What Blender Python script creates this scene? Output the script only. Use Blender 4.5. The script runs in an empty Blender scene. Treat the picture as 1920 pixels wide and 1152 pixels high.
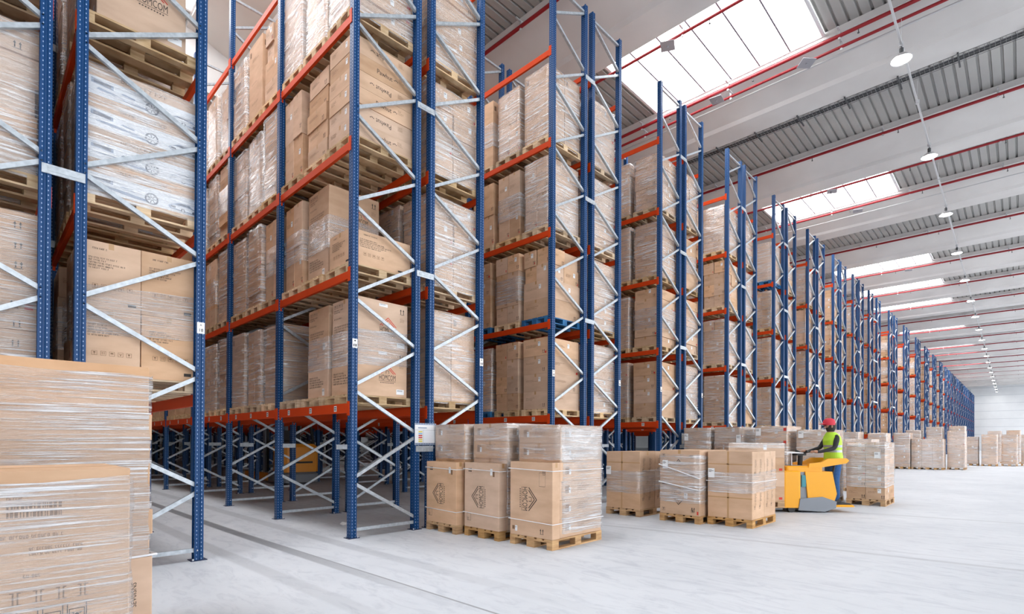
import bpy, math, random
from mathutils import Vector, Matrix
R = math.radians
random.seed(7)
SC = bpy.context.scene
COL = SC.collection

# ------------------------------------------------------------------ camera, world, exposure
cam_d = bpy.data.cameras.new('camera'); cam = bpy.data.objects.new('camera', cam_d); COL.objects.link(cam)
YAW, PIT, ROL = R(45.792), R(.341), R(.259)
CP = Vector((-1.97054, -7.40728, 1.50414))
fwd = Vector((math.sin(YAW)*math.cos(PIT), math.cos(YAW)*math.cos(PIT), math.sin(PIT)))
rgt = Vector((math.cos(YAW), -math.sin(YAW), 0)); upv = rgt.cross(fwd)
rgt, upv = rgt*math.cos(ROL)+upv*math.sin(ROL), -rgt*math.sin(ROL)+upv*math.cos(ROL)
M = Matrix((rgt, upv, -fwd)).transposed().to_4x4(); M.translation = CP
cam.matrix_world = M
cam_d.sensor_width = 36; cam_d.sensor_fit = 'HORIZONTAL'
cam_d.lens = 983.11/1920*36
cam_d.shift_x = (960-960.222)/1920
cam_d.shift_y = (822.044-576)/1920
cam_d.clip_start = .05; cam_d.clip_end = 600
SC.camera = cam
vs = SC.view_settings
vs.view_transform = 'Standard'; vs.look = 'None'; vs.gamma = 1; vs.use_curve_mapping = False
vs.exposure = 0.8
w = bpy.data.worlds.new('World'); SC.world = w; w.use_nodes = True
bg = w.node_tree.nodes['Background']; bg.inputs[0].default_value = (.93, .96, 1, 1); bg.inputs[1].default_value = 2.3
SKYLIGHT = 5.6
LAMP = 60.0
cy = SC.cycles
cy.max_bounces = 6; cy.diffuse_bounces = 4; cy.glossy_bounces = 3; cy.transparent_max_bounces = 12
cy.caustics_reflective = False; cy.caustics_refractive = False
cy.use_denoising = True; cy.sample_clamp_indirect = 6

# ------------------------------------------------------------------ materials
def newmat(name):
    m = bpy.data.materials.new(name); m.use_nodes = True
    nt = m.node_tree; return m, nt, nt.nodes, nt.links, nt.nodes['Principled BSDF']
def N(ns, t, **k):
    n = ns.new(t)
    for a, b in k.items():
        if a.startswith('_'): n.inputs[a[1:].replace('_', ' ')].default_value = b
        else: setattr(n, a, b)
    return n
def ramp(ns, stops):
    n = ns.new('ShaderNodeValToRGB'); e = n.color_ramp.elements
    while len(e) < len(stops): e.new(.5)
    for i, (p, c) in enumerate(stops):
        e[i].position = p; e[i].color = c if len(c) == 4 else (*c, 1)
    return n
def plain(name, col, rough=.6, metal=0., spec=.5):
    m, nt, ns, ln, b = newmat(name)
    b.inputs['Base Color'].default_value = (*col, 1); b.inputs['Roughness'].default_value = rough
    b.inputs['Metallic'].default_value = metal; b.inputs['Specular IOR Level'].default_value = spec
    return m
def noisy(name, c0, c1, scale=6., rough=.7, metal=0., detail=4., stretch=(1, 1, 1), obj_rand=0., bump=0., spec=.4, lo=.3, hi=.7):
    m, nt, ns, ln, b = newmat(name)
    tc = N(ns, 'ShaderNodeTexCoord'); mp = N(ns, 'ShaderNodeMapping'); mp.inputs['Scale'].default_value = stretch
    ln.new(tc.outputs['Object'], mp.inputs['Vector'])
    oi = N(ns, 'ShaderNodeObjectInfo')
    ad = N(ns, 'ShaderNodeVectorMath', operation='ADD')
    sc = N(ns, 'ShaderNodeMath', operation='MULTIPLY'); sc.inputs[1].default_value = 37.
    ln.new(oi.outputs['Random'], sc.inputs[0]); ln.new(mp.outputs[0], ad.inputs[0]); ln.new(sc.outputs[0], ad.inputs[1])
    no = N(ns, 'ShaderNodeTexNoise', _Scale=scale, _Detail=detail); ln.new(ad.outputs[0], no.inputs['Vector'])
    rp = ramp(ns, [(lo, c0), (hi, c1)]); ln.new(no.outputs[0], rp.inputs[0])
    out = rp.outputs[0]
    if obj_rand:
        hs = N(ns, 'ShaderNodeHueSaturation'); mr = N(ns, 'ShaderNodeMapRange')
        mr.inputs[3].default_value = 1-obj_rand; mr.inputs[4].default_value = 1+obj_rand
        ln.new(oi.outputs['Random'], mr.inputs[0]); ln.new(mr.outputs[0], hs.inputs['Value'])
        mr2 = N(ns, 'ShaderNodeMapRange'); mr2.inputs[3].default_value = 1.12; mr2.inputs[4].default_value = .82
        m3 = N(ns, 'ShaderNodeMath', operation='MULTIPLY'); m3.inputs[1].default_value = 7.31
        m4 = N(ns, 'ShaderNodeMath', operation='FRACT')
        ln.new(oi.outputs['Random'], m3.inputs[0]); ln.new(m3.outputs[0], m4.inputs[0]); ln.new(m4.outputs[0], mr2.inputs[0])
        ln.new(mr2.outputs[0], hs.inputs['Saturation'])
        ln.new(out, hs.inputs['Color']); out = hs.outputs[0]
    ln.new(out, b.inputs['Base Color'])
    b.inputs['Roughness'].default_value = rough; b.inputs['Metallic'].default_value = metal
    b.inputs['Specular IOR Level'].default_value = spec
    if bump:
        bp = N(ns, 'ShaderNodeBump'); bp.inputs['Strength'].default_value = bump; bp.inputs['Distance'].default_value = .01
        ln.new(no.outputs[0], bp.inputs['Height']); ln.new(bp.outputs[0], b.inputs['Normal'])
    return m
CARD = noisy('cardboard', (.57, .365, .23), (.69, .465, .31), 2.2, .75, stretch=(1, 1, 3), obj_rand=.13, spec=.25)
CARDW = noisy('pale_cardboard', (.74, .60, .43), (.82, .69, .53), 2.2, .75, stretch=(1, 1, 3), obj_rand=.06, spec=.25)
TAPE = plain('packing_tape', (.50, .29, .13), .3)
INK = plain('black_ink', (.045, .035, .03), .7)
INKB = plain('brown_ink', (.22, .12, .06), .7)
REDINK = plain('red_ink', (.62, .05, .03), .7)
PAPER = plain('white_paper', (.86, .87, .88), .6)
PICBLUE = plain('printed_blue_grey', (.30, .37, .50), .5)
PICDARK = plain('printed_slate', (.12, .14, .19), .5)
PICWHITE = plain('printed_white', (.83, .86, .90), .5)
WOOD = noisy('pallet_wood', (.50, .33, .175), (.78, .59, .38), 3.5, .8, stretch=(1, 1, 8), obj_rand=.22, spec=.2)
WOODF = noisy('worn_pallet_wood', (.36, .19, .075), (.62, .38, .17), 3.5, .8, stretch=(1, 1, 8), obj_rand=.12, spec=.2)
BLUEWOOD = noisy('blue_painted_wood', (.015, .10, .26), (.03, .19, .42), 6, .6)
BLUE = None
def upright_mat():
    m, nt, ns, ln, b = newmat('blue_perforated_steel')
    tc = N(ns, 'ShaderNodeTexCoord'); sp = N(ns, 'ShaderNodeSeparateXYZ'); ln.new(tc.outputs['Object'], sp.inputs[0])
    def mth(op, a, bb=None):
        n = N(ns, 'ShaderNodeMath', operation=op)
        for i, v in enumerate((a, bb)):
            if v is None: continue
            if isinstance(v, (int, float)): n.inputs[i].default_value = v
            else: ln.new(v, n.inputs[i])
        return n.outputs[0]
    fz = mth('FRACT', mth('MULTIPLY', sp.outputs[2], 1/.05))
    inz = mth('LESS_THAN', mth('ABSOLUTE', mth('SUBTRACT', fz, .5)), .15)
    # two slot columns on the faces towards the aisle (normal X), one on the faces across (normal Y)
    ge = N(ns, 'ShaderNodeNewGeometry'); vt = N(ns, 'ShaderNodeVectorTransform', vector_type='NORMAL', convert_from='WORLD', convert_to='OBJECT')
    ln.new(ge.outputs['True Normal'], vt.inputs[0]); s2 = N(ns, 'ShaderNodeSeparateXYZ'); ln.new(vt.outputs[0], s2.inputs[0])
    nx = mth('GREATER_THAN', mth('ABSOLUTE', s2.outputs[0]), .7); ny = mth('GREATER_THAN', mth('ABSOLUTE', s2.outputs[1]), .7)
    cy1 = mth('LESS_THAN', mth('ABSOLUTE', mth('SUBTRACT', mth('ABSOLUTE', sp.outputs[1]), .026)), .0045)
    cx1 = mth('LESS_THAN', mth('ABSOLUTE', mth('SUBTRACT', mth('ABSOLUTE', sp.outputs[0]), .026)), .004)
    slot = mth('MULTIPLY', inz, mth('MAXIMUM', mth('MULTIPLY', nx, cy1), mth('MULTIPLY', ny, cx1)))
    mx = N(ns, 'ShaderNodeMix', data_type='RGBA'); mx.inputs[6].default_value = (.003, .050, .165, 1); mx.inputs[7].default_value = (.34, .44, .62, 1)  # slot colour painted pale for the light seen through the holes
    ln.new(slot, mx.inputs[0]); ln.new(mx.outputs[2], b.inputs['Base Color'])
    b.inputs['Roughness'].default_value = .4; b.inputs['Specular IOR Level'].default_value = .28
    return m
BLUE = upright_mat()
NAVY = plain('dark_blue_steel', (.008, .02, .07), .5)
ORANGE = plain('orange_steel', (.64, .058, .007), .5, spec=.18)
GALV = noisy('galvanised_steel', (.36, .40, .44), (.52, .57, .61), 20, .38, metal=.35, spec=.6)
ZINC = plain('bolt_zinc', (.75, .77, .80), .3, .8)
def wrap_mat(name, streak=34., cover=.5, rot=.05, diff=.45, seed=0.):
    m, nt, ns, ln, b = newmat(name); out = nt.nodes['Material Output']
    tc = N(ns, 'ShaderNodeTexCoord'); oi = N(ns, 'ShaderNodeObjectInfo')
    sc = N(ns, 'ShaderNodeMath', operation='MULTIPLY'); sc.inputs[1].default_value = 53.
    ln.new(oi.outputs['Random'], sc.inputs[0])
    ad = N(ns, 'ShaderNodeVectorMath', operation='ADD'); ln.new(tc.outputs['Object'], ad.inputs[0]); ln.new(sc.outputs[0], ad.inputs[1])
    mp = N(ns, 'ShaderNodeMapping'); mp.inputs['Scale'].default_value = (1.1, 1.1, streak); mp.inputs['Rotation'].default_value = (rot, -rot*.8, 0)
    ln.new(ad.outputs[0], mp.inputs['Vector'])
    n1 = N(ns, 'ShaderNodeTexNoise', _Scale=1.3, _Detail=5., _Roughness=.65, _Distortion=.25); ln.new(mp.outputs[0], n1.inputs['Vector'])
    n2 = N(ns, 'ShaderNodeTexNoise', _Scale=1.6, _Detail=2.); ln.new(ad.outputs[0], n2.inputs['Vector'])
    r1 = ramp(ns, [(.49, (0, 0, 0)), (.63, (1, 1, 1))]); ln.new(n1.outputs[0], r1.inputs[0])
    r2 = ramp(ns, [(.33, (.2, .2, .2)), (.60, (1, 1, 1))]); ln.new(n2.outputs[0], r2.inputs[0])
    mu = N(ns, 'ShaderNodeMath', operation='MULTIPLY'); ln.new(r1.outputs[0], mu.inputs[0]); ln.new(r2.outputs[0], mu.inputs[1])
    m2 = N(ns, 'ShaderNodeMath', operation='MULTIPLY_ADD'); ln.new(mu.outputs[0], m2.inputs[0]); m2.inputs[1].default_value = cover; m2.inputs[2].default_value = .10
    b.inputs['Base Color'].default_value = (.88, .89, .92, 1); b.inputs['Roughness'].default_value = .22; b.inputs['Specular IOR Level'].default_value = .9
    bp = N(ns, 'ShaderNodeBump'); bp.inputs['Strength'].default_value = .9; bp.inputs['Distance'].default_value = .02
    ln.new(n1.outputs[0], bp.inputs['Height']); ln.new(bp.outputs[0], b.inputs['Normal'])
    tr = N(ns, 'ShaderNodeBsdfTransparent'); tr.inputs[0].default_value = (.98, .985, .99, 1)
    mx = N(ns, 'ShaderNodeMixShader'); ln.new(m2.outputs[0], mx.inputs[0]); ln.new(tr.outputs[0], mx.inputs[1]); ln.new(b.outputs[0], mx.inputs[2])
    gl = N(ns, 'ShaderNodeBsdfGlossy'); gl.inputs['Roughness'].default_value = .12; gl.inputs['Color'].default_value = (1, 1, 1, 1); ln.new(bp.outputs[0], gl.inputs['Normal'])
    mg = N(ns, 'ShaderNodeMixShader'); mg.inputs[0].default_value = .13; ln.new(mx.outputs[0], mg.inputs[1]); ln.new(gl.outputs[0], mg.inputs[2])
    ln.new(mg.outputs[0], out.inputs[0])
    return m
WRAP = wrap_mat('stretch_film', 24, .8, .14)
WRAPH = wrap_mat('heavy_stretch_film', 62, 1.0, .03)
WRAPL = wrap_mat('clear_stretch_film', 14, .42, .1)
def emis(name, col, s):
    m = bpy.data.materials.new(name); m.use_nodes = True; ns = m.node_tree.nodes; ns.clear()
    e = ns.new('ShaderNodeEmission'); e.inputs[0].default_value = (*col, 1); e.inputs[1].default_value = s
    o = ns.new('ShaderNodeOutputMaterial'); m.node_tree.links.new(e.outputs[0], o.inputs[0]); return m

# ------------------------------------------------------------------ mesh helpers
_txt = {}
def text_polys(s):
    if s in _txt: return _txt[s]
    c = bpy.data.curves.new('t', 'FONT'); c.body = s; c.size = 1; c.align_x = 'CENTER'; c.align_y = 'CENTER'; c.resolution_u = 2
    o = bpy.data.objects.new('t', c)
    me = bpy.data.meshes.new_from_object(o)
    r = ([v.co.copy() for v in me.vertices], [tuple(p.vertices) for p in me.polygons])
    bpy.data.objects.remove(o); bpy.data.curves.remove(c); bpy.data.meshes.remove(me)
    _txt[s] = r; return r
class MB:
    def __init__(s): s.v = []; s.f = []; s.m = []; s.sm = []
    def add(s, vs_, fs, m=0, smooth=False):
        k = len(s.v); s.v += [tuple(p) for p in vs_]
        for f in fs: s.f.append(tuple(i+k for i in f)); s.m.append(m); s.sm.append(smooth)
    def box(s, x0, x1, y0, y1, z0, z1, m=0):
        s.add([(x0, y0, z0), (x1, y0, z0), (x1, y1, z0), (x0, y1, z0), (x0, y0, z1), (x1, y0, z1), (x1, y1, z1), (x0, y1, z1)],
              [(0, 3, 2, 1), (4, 5, 6, 7), (0, 1, 5, 4), (1, 2, 6, 5), (2, 3, 7, 6), (3, 0, 4, 7)], m)
    def prism(s, poly, z0, z1, m=0, axis='z', smooth=False):
        # poly: list of 2-D points; extruded along the axis
        def P(a, b, c):
            return {'z': (a, b, c), 'y': (a, c, b), 'x': (c, a, b)}[axis]
        n = len(poly)
        s.add([P(a, b, z0) for a, b in poly]+[P(a, b, z1) for a, b in poly], [(i, (i+1) % n, n+(i+1) % n, n+i) for i in range(n)], m, smooth)
        s.add([P(a, b, z0) for a, b in poly]+[P(a, b, z1) for a, b in poly], [tuple(range(n-1, -1, -1)), tuple(range(n, 2*n))], m)
    def bar(s, a, b, wd, hd, m=0, up=(0, 0, 1)):
        a = Vector(a); b = Vector(b); d = (b-a).normalized(); u = Vector(up)
        sx = d.cross(u)
        if sx.length < 1e-4: sx = d.cross(Vector((1, 0, 0)))
        sx.normalize(); sy = sx.cross(d)
        q = []
        for p in (a, b):
            for i, j in ((-1, -1), (1, -1), (1, 1), (-1, 1)): q.append(p+sx*i*wd/2+sy*j*hd/2)
        s.add(q, [(0, 1, 2, 3), (7, 6, 5, 4), (0, 4, 5, 1), (1, 5, 6, 2), (2, 6, 7, 3), (3, 7, 4, 0)], m)
    def tube(s, a, b, r, n=10, m=0, r2=None, caps=True):
        a = Vector(a); b = Vector(b); d = (b-a).normalized(); u = d.orthogonal().normalized(); v = d.cross(u)
        if r2 is None: r2 = r
        q = [a+(u*math.cos(t)+v*math.sin(t))*r for t in [2*math.pi*i/n for i in range(n)]] + [b+(u*math.cos(t)+v*math.sin(t))*r2 for t in [2*math.pi*i/n for i in range(n)]]
        s.add(q, [(i, (i+1) % n, n+(i+1) % n, n+i) for i in range(n)], m, True)
        if caps: s.add(q, [tuple(range(n-1, -1, -1)), tuple(range(n, 2*n))], m)
    def lathe(s, prof, cx=0, cy=0, n=20, m=0):
        q = [(cx+r*math.cos(2*math.pi*i/n), cy+r*math.sin(2*math.pi*i/n), z) for r, z in prof for i in range(n)]
        s.add(q, [(k*n+i, k*n+(i+1) % n, (k+1)*n+(i+1) % n, (k+1)*n+i) for k in range(len(prof)-1) for i in range(n)], m, True)
    def quad(s, o, u, v, x0, x1, y0, y1, m=0, off=.0015):
        n = u.cross(v)*off
        s.add([o+u*x0+v*y0+n, o+u*x1+v*y0+n, o+u*x1+v*y1+n, o+u*x0+v*y1+n], [(0, 1, 2, 3)], m)
    def poly(s, o, u, v, pts, m=0, off=.0015):
        n = u.cross(v)*off
        s.add([o+u*a+v*b+n for a, b in pts], [tuple(range(len(pts)))], m)
    def stroke(s, o, u, v, a, b, t, m=0, off=.0015):
        a = Vector(a).to_2d(); b = Vector(b).to_2d(); d = (b-a).normalized(); p = Vector((-d.y, d.x))*t/2
        s.poly(o, u, v, [a-p, b-p, b+p, a+p], m, off)
    def text(s, o, u, v, x, y, size, txt, m=0, sx=1., rot=0., off=.0015):
        vs_, fs = text_polys(txt); c, n_ = math.cos(rot), math.sin(rot); nn = u.cross(v)*off
        q = []
        for p in vs_:
            a, b = p.x*size*sx, p.y*size
            q.append(o+u*(x+a*c-b*n_)+v*(y+a*n_+b*c)+nn)
        s.add(q, fs, m)
    def build(s, name, mats, parent=None, loc=None):
        me = bpy.data.meshes.new(name); me.from_pydata(s.v, [], s.f)
        for mt in (mats if isinstance(mats, (list, tuple)) else [mats]): me.materials.append(mt)
        me.polygons.foreach_set('material_index', s.m); me.polygons.foreach_set('use_smooth', s.sm); me.update()
        return link(name, me, parent, loc)
def link(name, me, parent=None, loc=None, rot=None):
    o = bpy.data.objects.new(name, me); COL.objects.link(o)
    if parent: o.parent = parent
    if loc: o.location = loc
    if rot: o.rotation_euler = rot
    return o
def empty(name, loc=(0, 0, 0), rz=0, label=None, cat=None, group=None):
    o = bpy.data.objects.new(name, None); COL.objects.link(o); o.location = loc; o.rotation_euler = (0, 0, rz); o.empty_display_size = .1
    if label: o['label'] = label
    if cat: o['category'] = cat
    if group: o['group'] = group
    return o
def tag(o, label=None, cat=None, group=None, kind=None):
    for k, v in (('label', label), ('category', cat), ('group', group), ('kind', kind)):
        if v: o[k] = v
    return o
ORD = ['first', 'second', 'third', 'fourth', 'fifth', 'sixth', 'seventh', 'eighth', 'ninth', 'tenth', 'eleventh', 'twelfth', 'thirteenth', 'fourteenth',
       'fifteenth', 'sixteenth', 'seventeenth', 'eighteenth', 'nineteenth', 'twentieth', 'twenty-first', 'twenty-second', 'twenty-third', 'twenty-fourth',
       'twenty-fifth', 'twenty-sixth', 'twenty-seventh', 'twenty-eighth', 'twenty-ninth', 'thirtieth', 'thirty-first', 'thirty-second']

# ------------------------------------------------------------------ building shell
def floor_mat():
    m, nt, ns, ln, b = newmat('polished_concrete')
    tc = N(ns, 'ShaderNodeTexCoord')
    n1 = N(ns, 'ShaderNodeTexNoise', _Scale=.45, _Detail=8., _Roughness=.6); ln.new(tc.outputs['Object'], n1.inputs['Vector'])
    mp = N(ns, 'ShaderNodeMapping'); mp.inputs['Scale'].default_value = (2.6, .8, 1); mp.inputs['Rotation'].default_value = (0, 0, .5); ln.new(tc.outputs['Object'], mp.inputs[0])
    n2 = N(ns, 'ShaderNodeTexNoise', _Scale=2.2, _Detail=6., _Roughness=.7, _Distortion=1.2); ln.new(mp.outputs[0], n2.inputs['Vector'])
    r1 = ramp(ns, [(.3, (.60, .635, .68)), (.7, (.715, .745, .785))]); ln.new(n1.outputs[0], r1.inputs[0])
    r2 = ramp(ns, [(.32, (.78, .79, .815)), (.52, (1, 1, 1))]); ln.new(n2.outputs[0], r2.inputs[0])
    mx = N(ns, 'ShaderNodeMix', data_type='RGBA', blend_type='MULTIPLY'); mx.inputs[0].default_value = .8
    ln.new(r1.outputs[0], mx.inputs[6]); ln.new(r2.outputs[0], mx.inputs[7])
    # tyre tracks and worn joint running out of the first aisle (along Y)
    sp = N(ns, 'ShaderNodeSeparateXYZ'); ln.new(tc.outputs['Object'], sp.inputs[0])
    def mth(op, a, bb=None, c=None):
        n = N(ns, 'ShaderNodeMath', operation=op)
        for i, v in enumerate((a, bb, c)):
            if v is None: continue
            if isinstance(v, (int, float)): n.inputs[i].default_value = v
            else: ln.new(v, n.inputs[i])
        return n.outputs[0]
    X, Y = sp.outputs[0], sp.outputs[1]
    wob = mth('MULTIPLY', mth('SINE', mth('MULTIPLY', Y, .35)), .04)
    ys = mth('SUBTRACT', Y, 3.)
    yn = mth('MULTIPLY', mth('MULTIPLY', ys, mth('ABSOLUTE', ys)), .0016)
    nz = mth('MULTIPLY_ADD', n2.outputs[0], .6, .55)
    def track(x0, hw, yfade, strength):
        d = mth('ABSOLUTE', mth('ADD', mth('ADD', mth('SUBTRACT', X, x0), yn), wob))
        edge = mth('SMOOTH_MIN', mth('MAXIMUM', mth('MULTIPLY', mth('SUBTRACT', hw, d), 1/(hw*.35)), 0.), 1., .1)
        fade = N(ns, 'ShaderNodeMapRange'); ln.new(Y, fade.inputs[0]); fade.inputs[1].default_value = yfade[0]; fade.inputs[2].default_value = yfade[1]
        return mth('MULTIPLY', mth('MULTIPLY', mth('MULTIPLY', edge, fade.outputs[0]), strength), nz)
    t = track(1.02, .10, (-4.0, 1.5), 1.0)
    for a in ((.34, .12, (-5.5, .5), .34), (1.75, .13, (-5.5, 0), .30), (1.10, .016, (-12, -7.9), .75)):
        t = mth('MAXIMUM', t, track(*a))
    def line(a, b, hw, strength):
        L = math.hypot(b[0]-a[0], b[1]-a[1]); nx_, ny_ = -(b[1]-a[1])/L, (b[0]-a[0])/L
        d = mth('ABSOLUTE', mth('ADD', mth('ADD', mth('MULTIPLY', mth('SUBTRACT', X, a[0]), nx_), mth('MULTIPLY', mth('SUBTRACT', Y, a[1]), ny_)), mth('MULTIPLY', wob, 3.)))
        e = mth('MAXIMUM', mth('SUBTRACT', 1., mth('MULTIPLY', d, 1/hw)), 0.)
        return mth('MULTIPLY', mth('MULTIPLY', e, strength), nz)
    for a in (((6.1, -3.6), (6.6, -7.2), .10, .34), ((6.4, -3.6), (7.0, -7.2), .05, .2), ((11.15, -4.7), (11.65, -7.07), .13, .30)):
        t = mth('MAXIMUM', t, line(*a))
    mx2 = N(ns, 'ShaderNodeMix', data_type='RGBA'); mx2.inputs[7].default_value = (.16, .165, .18, 1)
    ln.new(mx.outputs[2], mx2.inputs[6]); ln.new(t, mx2.inputs[0])
    ln.new(mx2.outputs[2], b.inputs['Base Color'])
    b.inputs['Roughness'].default_value = .5; b.inputs['Specular IOR Level'].default_value = .18
    return m
FLOOR = floor_mat()
WALL = noisy('white_wall_panel', (.80, .82, .84), (.86, .88, .90), .6, .6)
CONC = noisy('painted_precast_concrete', (.60, .585, .57), (.69, .68, .665), .5, .8, spec=.2)
XL, XR, YF, YB, ZT = -9., 152., -30., 62., 14.3
mb = MB(); mb.box(XL, XR, YF-8, YB, -.2, 0); tag(mb.build('floor', FLOOR), 'pale grey polished concrete warehouse floor with tyre marks', kind='structure')
mb = MB()
mb.box(XR, XR+.3, YF, YB, 0, 15); mb_r = mb.build('wall_right', WALL); tag(mb_r, 'white panelled wall closing the far end of the hall', kind='structure')
mb = MB(); mb.box(XL-.3, XL, YF, YB, 0, 15); tag(mb.build('wall_left', WALL), kind='structure')
mb = MB(); mb.box(XL, XR, YB, YB+.3, 0, 15); tag(mb.build('wall_back', WALL), kind='structure')
mb = MB()
for k in range(1, 9): mb.box(XR-.02, XR, YF, YB, k*1.7, k*1.7+.05)
for yy in (-20+.0, 0.8): mb.box(XR-.05, XR, yy, yy+.12, 0, 13.5)
tag(mb.build('trim_1', plain('grey_joint', (.5, .53, .57), .6)), 'grey joints of the end wall panels', kind='structure')
# corrugated metal deck above the beams (ribs run along X)
def deck():
    mb = MB(); y = YF; p = .30; prof = []
    while y < YB:
        prof += [(y, 0), (y+.215, 0), (y+.235, .07), (y+.28, .07)]; y += p
    z = ZT+.06; vs_ = []; fs = []
    for (yy, dz) in prof: vs_ += [(XL, yy, z+dz), (XR, yy, z+dz)]
    for i in range(len(prof)-1): fs.append((2*i, 2*i+2, 2*i+3, 2*i+1))
    mb.add(vs_, fs)
    mb.box(XL, XR, YF, YB, z+.3, z+.4)
    return mb
DECK = noisy('grey_deck_sheet', (.34, .34, .33), (.43, .43, .41), .4, .5, metal=.1, spec=.4)
tag(deck().build('ceiling', DECK), 'grey corrugated metal roof deck between the concrete beams', kind='structure')
# precast beams
BEAM0, BP = 18.65, 7.03
nb0, nb1 = -4, 18
for n in range(nb0, nb1+1):
    c = BEAM0+BP*n
    mb = MB()
    poly = [(c-.52, 13.55), (c+.52, 13.55), (c+.56, 13.68), (c+.80, 14.12), (c+.9, 14.14), (c+.9, 14.36), (c-2.1, 14.36), (c-2.1, 14.14), (c-1.95, 14.12), (c-.62, 13.66)]
    mb.prism(poly, YF, YB, axis='y')
    tag(mb.build('concrete_beam', CONC), 'white precast concrete roof beam with flared sides', kind='structure')
mb = MB(); mb.box(XL, XR, 10.9, 11.5, 12.9, 14.3); mb.box(XL, XR, 10.8, 11.6, 12.35, 12.9)
tag(mb.build('concrete_girder', CONC), 'white concrete girder crossing below the roof beams', kind='structure')
# skylights, the visible ones and unseen ones added for their light
SKY = emis('skylight_panel', (1, .99, 1), SKYLIGHT)
FRAMEW = plain('white_frame', (.8, .8, .82), .5)
MULL = plain('grey_mullion', (.22, .20, .24), .5)
def skylight(gap, y0, y1, num):
    c = BEAM0+BP*gap; xa, xb = c-BP+.9, c-2.1
    mb = MB(); mb.box(xa-.02, xb+.02, y0, y1, ZT+.02, ZT+.05)
    g = mb.build('window_%d' % num, SKY); tag(g, 'bright translucent roof skylight', kind='structure')
    mb = MB(); n = 6
    for i in range(n+1):
        yy = y0+(y1-y0)*i/n; t = .022 if 0 < i < n else .04
        mb.box(xa, xb, yy-t, yy+t, ZT-.05, ZT+.02, 0 if 0 < i < n else 1)
    mb.box(xa-.02, xa+.05, y0, y1, ZT-.06, ZT+.02, 1); mb.box(xb-.05, xb+.02, y0, y1, ZT-.06, ZT+.02, 1)
    o = mb.build('window_frame', [MULL, FRAMEW], g)
num = 1
for gap in (0, 2, 4, 5, 6, 8, 10, 11, 13, 15, 16, 18):
    skylight(gap, -2.95, 2.75, num); num += 1
    skylight(gap, -21.0, -15.3, num); num += 1  # unseen skylight behind the camera, added to even out the floor light
for gap, ya in ((0, 14.2), (2, 14.2), (-2, 14.2), (-2, -2.95), (-2, 4.6), (-3, -2.95)):  # unseen skylights added to brighten the aisles, rack tops and rear ceiling
    skylight(gap, ya, ya+5.7, num); num += 1

# ------------------------------------------------------------------ roof services
PIPE = plain('red_painted_pipe', (.27, .008, .014), .45)
GREYP = plain('grey_conduit', (.55, .56, .57), .4, .3)
DARKM = plain('dark_strut', (.06, .065, .07), .5)
TRAY = plain('grey_mesh_tray', (.26, .26, .27), .5, .3)
def _strip(o): me = o.data; bpy.data.objects.remove(o); return me
mb = MB(); mb.tube((0, 0, 0), (0, 0, -.13), .012, 6); mb.tube((0, 0, -.13), (0, 0, -.15), .03, 8); HEADM = _strip(mb.build('sprinkler_head', DARKM))
mb = MB(); mb.box(-.02, .02, -.03, .03, -.10, .16); mb.bar((-.2, 0, .17), (.2, 0, .17), .05, .04); HANGM = _strip(mb.build('pipe_hanger', GREYP))
def pipe_run(x, z, r, label, y0=YF, y1=YB, heads=True):
    mb = MB(); mb.tube((x, y0, z), (x, y1, z), r, 12)
    o = mb.build('sprinkler_pipe', PIPE); tag(o, label, 'pipe', 'red sprinkler pipes under the roof')
    if heads:
        y = -13.05
        while y < 16: link('sprinkler_head', HEADM, o, (x, y, z-r*.5)); y += 3.05
    y = -13.6
    while y < 18: link('pipe_hanger', HANGM, o, (x, y, z)); y += 3.4
for n in range(-1, 19):
    c = BEAM0+BP*n
    where = '%s roof beam from the left' % ORD[n+2] if n+2 < len(ORD) else 'far roof beam'
    pipe_run(c-2.2, 13.98, .055, 'red sprinkler pipe along the near edge of the %s' % where)
    if n == 0:
        pipe_run(c-1.95, 13.78, .045, 'lower thin red pipe beside the beam next to the nearest skylight', heads=False)
pipe_run(13.0, 13.95, .045, 'thin red pipe crossing under the brightest nearest skylight')
pipe_run(26.55, 13.62, .05, 'red pipe hugging the far edge of the fourth roof beam from the left')
mb = MB(); mb.tube((BEAM0-1.7, YF, 13.72), (BEAM0-1.7, YB, 13.72), .03, 8)
tag(mb.build('conduit', GREYP), 'grey conduit running below the paired red pipes', 'conduit')
mb = MB(); mb.tube((BEAM0+BP*2-1.75, YF, 13.74), (BEAM0+BP*2-1.75, YB, 13.74), .025, 8)
tag(mb.build('conduit', GREYP), 'thin grey conduit under the fifth roof beam from the left', 'conduit')
# cable tray under the second beam, with struts
xt = BEAM0+.78
tr = empty('cable_tray', (xt, 0, 13.52), 0, 'dark mesh cable tray with struts along the beam beyond the nearest skylight', 'cable tray')
mb = MB()
for dx in (-.17, .17):
    mb.bar((dx, YF, .07), (dx, YB, .07), .012, .012); mb.bar((dx, YF, 0), (dx, YB, 0), .012, .012)
y = YF
while y < YB:
    mb.bar((-.17, y, 0), (.17, y, 0), .008, .008); mb.bar((-.17, y, 0), (-.17, y, .07), .008, .008); mb.bar((.17, y, 0), (.17, y, .07), .008, .008); y += .12
mb.build('tray_mesh', TRAY, tr)
mb = MB()
for dx in (-.09, -.03, .05, .1): mb.tube((dx, YF, .025), (dx, YB, .025), .018, 6)
mb.build('cable', DARKM, tr)
y = -12.
while y < 14:
    mb = MB(); mb.box(-.42, .42, y-.022, y+.022, -.05, -.008); mb.build('strut', DARKM, tr); y += 1.5
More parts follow.
